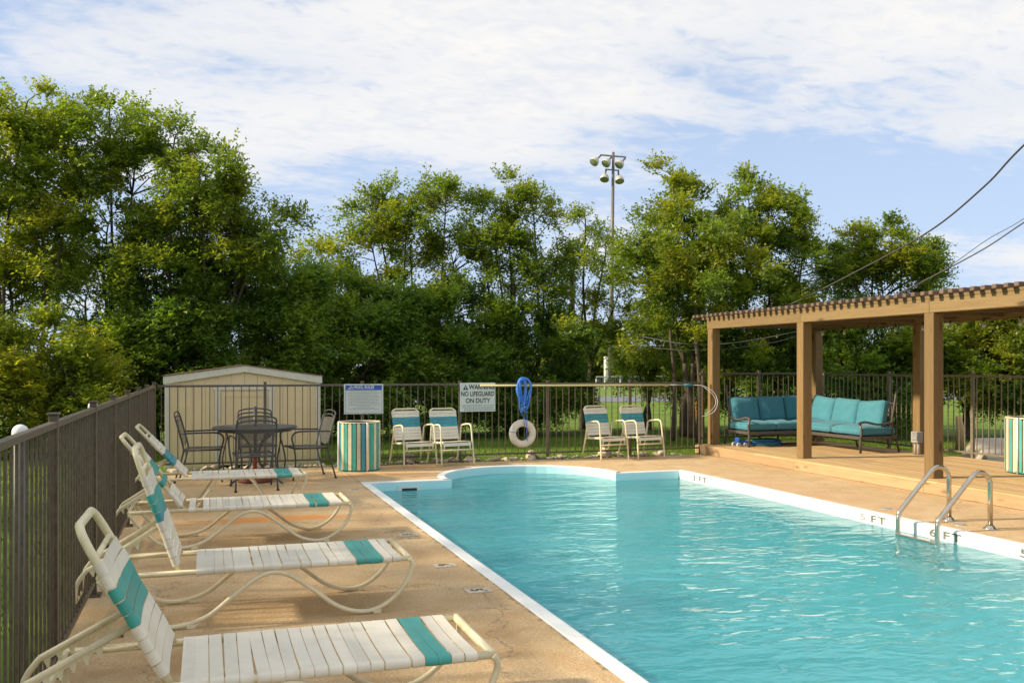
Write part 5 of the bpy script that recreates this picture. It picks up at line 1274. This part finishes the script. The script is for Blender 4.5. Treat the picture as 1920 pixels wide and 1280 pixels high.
# a far wood as one mass, and the lawn blades
def far_mass():
    rs = np.random.RandomState(9); n = 1500
    px = rs.uniform(700, 1750, n); d = rs.uniform(75, 100, n)
    cs = []
    for a, b in zip(px, d):
        x, y = at(a, b); cs.append((x, y, rs.uniform(0, 1) ** 0.7 * (3.0 + 1.2 * math.sin(a * 0.03) + 0.8 * math.sin(a * 0.11))))
    cs = np.array(cs); dd = rs.normal(size=(n, 3)); dd /= np.linalg.norm(dd, axis=1)[:, None]
    o = leaf_object('far_wood', cs, dd, rs.uniform(0.7, 1.3, n), 5, M['leaf3'], None, (0.42, 0.25), seed=12); tag(o, kind='stuff')
far_mass()
def blades():
    rs = np.random.RandomState(3); n = 52000
    x = rs.uniform(-3.5, 15.5, n); y = 13.95 + (rs.uniform(0, 1, n) ** 1.4) * 7.0
    # also the strip left of the left fence and right of the pergola
    k = n // 6; x[:k] = rs.uniform(-3.5, -0.82, k); y[:k] = rs.uniform(3.0, 14.5, k)
    x[k:2 * k] = rs.uniform(10.72, 15.5, k); y[k:2 * k] = rs.uniform(7.6, 15.5, k)
    bad = (x > -0.55) & (x < 1.7) & (y > 14.6) & (y < 16.4); x = x[~bad]; y = y[~bad]; n = len(x)
    h = rs.uniform(0.02, 0.055, n); a = rs.uniform(0, 2 * PI, n); w = 0.006
    lx = rs.normal(0, 0.015, n); ly = rs.normal(0, 0.015, n)
    V = np.zeros((n, 3, 3), np.float32)
    V[:, 0] = np.stack([x - w * np.cos(a), y - w * np.sin(a), np.full(n, -0.03)], 1); V[:, 1] = np.stack([x + w * np.cos(a), y + w * np.sin(a), np.full(n, -0.03)], 1); V[:, 2] = np.stack([x + lx, y + ly, -0.03 + h], 1)
    me = bpy.data.meshes.new('grass_blades'); me.vertices.add(n * 3); me.vertices.foreach_set('co', V.ravel())
    me.loops.add(n * 3); me.loops.foreach_set('vertex_index', np.arange(n * 3, dtype=np.int32)); me.polygons.add(n); me.polygons.foreach_set('loop_start', np.arange(0, n * 3, 3, dtype=np.int32)); me.update(calc_edges=True)
    me.materials.append(M['grass']); tag(link('grass_blades', me), kind='stuff')
blades()

# ------------------------------------------------------------------ floodlight pole, utility pole, cables, far things
lx_, ly_ = at(1150, 70)
fp = thing('floodlight_pole', 'tall grey floodlight pole with five lamps above the trees', 'floodlight', (lx_, ly_, 0), -math.atan(574 / 1730))
K = 70 / 1730.0
m = MB(); m.tube([(-0.25, 0, 0), (-0.12, 0, 8), (0, 0, 17.75)], [0.22, 0.16, 0.10], 12); m.build('pole', M['polegrey'], fp)
m = MB(); m.box((-0.02, 0, 17.45), (1.95, 0.10, 0.10), rot=Matrix.Rotation(R(5), 3, 'Y')); m.build('crossarm', M['polegrey'], fp)
m = MB(); m.box((-0.08, 0, 16.40), (1.05, 0.09, 0.09), rot=Matrix.Rotation(R(5), 3, 'Y')); m.build('crossarm', M['polegrey'], fp)
for (jx, jz, tx, tz, ti) in ((-0.95, 17.5, -1.45, 17.0, 38), (-0.12, 17.4, -0.55, 16.9, 38), (0.92, 17.3, 0.45, 16.8, 38), (-0.55, 16.4, -0.72, 15.75, 10), (0.38, 16.3, 0.40, 15.62, -2)):
    m = MB(); m.tube([(jx, 0, jz), (jx * 0.35 + tx * 0.65, -0.1, jz * 0.35 + tz * 0.65)], 0.07, 8); ar = m.build('lamp_arm', M['polegrey'], fp)
    hd = MB(); hd.lathe([(0.0, 0.34), (0.10, 0.33), (0.24, 0.18), (0.33, -0.02), (0.35, -0.20), (0.34, -0.22)], seg=18)
    o = hd.build('lamp_head', M['lampgrey'], fp, (tx + 0.05, -0.15, tz + 0.05), (R(-28), R(ti), 0))
    ln_ = MB(); ln_.lathe([(0.0, -0.26), (0.2, -0.25), (0.335, -0.215)], seg=18); ln_.build('lens', M['lens'], o)
lx2, ly2 = at(1136, 62)
fp2 = thing('white_post', 'short pale post beside the foot of the floodlight pole', 'post', (lx2, ly2, 0))
m = MB(); m.tube([(0, 0, 0), (0, 0, 2.1)], 0.13, 10); m.build('post', M['trim'], fp2)
m = MB(); m.lathe([(0.15, 2.1), (0.15, 2.14), (0.0, 2.18)], seg=10); m.build('cap', M['white'], fp2)
ux, uy = at(1073, 34)
up_ = thing('utility_pole', 'brown utility pole with a pale canister behind the thin-leaved elm', 'utility pole', (ux, uy, 0), -math.atan(574 / 1730))
m = MB(); m.tube([(0, 0, 0), (0, 0, 5.6)], [0.12, 0.09], 10); m.build('pole', M['bark'], up_)
m = MB(); m.lathe([(0.0, 0.42), (0.12, 0.40), (0.19, 0.30), (0.19, -0.22), (0.15, -0.26), (0.0, -0.26)], (-0.38, 0, 5.05), 16); m.build('canister', M['lampgrey'], up_)
m = MB(); m.tube([(-0.2, 0, 5.1), (0, 0, 5.1)], 0.03, 6); m.build('bracket', M['polegrey'], up_)
def cable(label, pts3, r0, r1, nm='overhead_cable'):
    P = []
    for px, py, d in pts3:
        x, y = at(px, d); P.append((x, y, hz(py, d)))
    S_ = smooth_path(P, 8); n_ = len(S_)
    m = MB(); m.tube(S_, [r0 + (r1 - r0) * i / (n_ - 1) for i in range(n_)], 6)
    return tag(m.build(nm, M['cable']), label, 'cable')
cable('thick overhead cable dropping from the upper right down behind the pergola', [(2150, 60, 10), (1920, 272, 12), (1845, 350, 13.2), (1740, 435, 15), (1600, 512, 17), (1480, 571, 18.2), (1400, 596, 18.3), (1317, 606, 18.4), (1231, 599, 18.8), (1170, 585, 19.5)], 0.0135, 0.013)
cable('lower overhead cable at the right edge, brighter than the one above it', [(2100, 300, 13), (1920, 417, 15), (1830, 475, 15.6), (1680, 552, 16.8), (1560, 604, 17.5), (1490, 622, 17.7), (1420, 636, 17.9), (1350, 645, 18.1), (1280, 644, 18.4), (1200, 630, 19)], 0.011, 0.013)
cable('thin faint overhead cable just left of the lower cable at the right edge', [(2100, 290, 15), (1920, 410, 17), (1850, 450, 17.2), (1760, 512, 17.5), (1640, 575, 17.8), (1490, 631, 18), (1420, 647, 18.1), (1350, 655, 18.3), (1280, 656, 18.6), (1200, 650, 19.2)], 0.006, 0.008)
# far chain-link fence, orange netting, concrete block, stump
fx0, fy0 = at(1118, 45); fx1, fy1 = at(1250, 47)
cf = thing('far_fence', 'pale far wire fence frame by the foot of the floodlight pole', 'fence', (fx0, fy0, 0), math.atan2(fy1 - fy0, fx1 - fx0))
Lf = math.hypot(fx1 - fx0, fy1 - fy0)
m = MB(); m.tube([(0, 0, 1.0), (Lf, 0, 1.0)], 0.03, 6); m.build('top_rail', M['galv'], cf)
for k in range(4): m = MB(); m.tube([(Lf * k / 3, 0, 0), (Lf * k / 3, 0, 1.0)], 0.035, 6); m.build('post', M['galv'], cf)
m = MB()
for k in range(40): m.box((Lf * (k + 0.5) / 40, 0, 0.5), (0.006, 0.006, 1.0))
m.build('wires', M['galv'], cf)
ox, oy = at(1300, 26)
on = thing('safety_netting', 'orange safety netting standing between the trunks left of the pergola', 'netting', (ox, oy, 0), R(-18))
for k in range(9): m = MB(); m.box((-0.05, 0, -0.02 + 0.12 + k * 0.05), (0.62, 0.012, 0.02)); m.build('strand', M['orange'], on)
for k in range(5): m = MB(); m.box((-0.33 + k * 0.14, -0.012, 0.26), (0.022, 0.012, 0.55)); m.build('upright', M['orange'], on)
bx, by = at(1868, 14.6)
cb = thing('concrete_slab', 'pale sloping concrete slab on the lawn behind the sunlit-coloured fence', 'slab', (bx, by, -0.03), R(-15))
m = MB(); m.add([(-0.32, -0.25, 0), (0.9, -0.25, 0), (0.9, 0.55, 0), (-0.32, 0.55, 0), (-0.28, -0.23, 0.12), (0.9, -0.23, 0.12), (0.9, 0.55, 0.36), (-0.08, 0.55, 0.36)], [(0, 1, 5, 4), (1, 2, 6, 5), (2, 3, 7, 6), (3, 0, 4, 7), (4, 5, 6, 7), (0, 3, 2, 1)]); m.build('slab', M['concrete'], cb)
sx_, sy_ = at(1800, 17.0)
sp = thing('tree_stump', 'sunlit orange-brown broken trunk at the foot of the trees on the right', 'stump', (sx_, sy_, -0.03))
m = MB(); m.tube([(0, 0, 0), (0.02, 0, 0.35), (-0.04, 0, 0.62)], [0.09, 0.075, 0.05], 9); m.build('stump', M['cedary'], sp)
# a dry leaf or two and twigs on the deck by the left fence
for x, y, lb in ((-0.45, 5.55, 'dark curled dead leaf on the deck by the left fence post'), (-0.30, 4.55, 'small dry leaf on the deck behind the nearest lounger')):
    m = MB(); m.add([(-0.03, 0, 0.004), (0, -0.018, 0.014), (0.035, 0, 0.006), (0, 0.018, 0.016), (0, 0, 0.003)], [(0, 1, 4), (1, 2, 4), (2, 3, 4), (3, 0, 4)])
    tag(m.build('dead_leaf', M['bark'], None, (x, y, 0.0), (0, 0, x * 9)), lb, 'leaf')
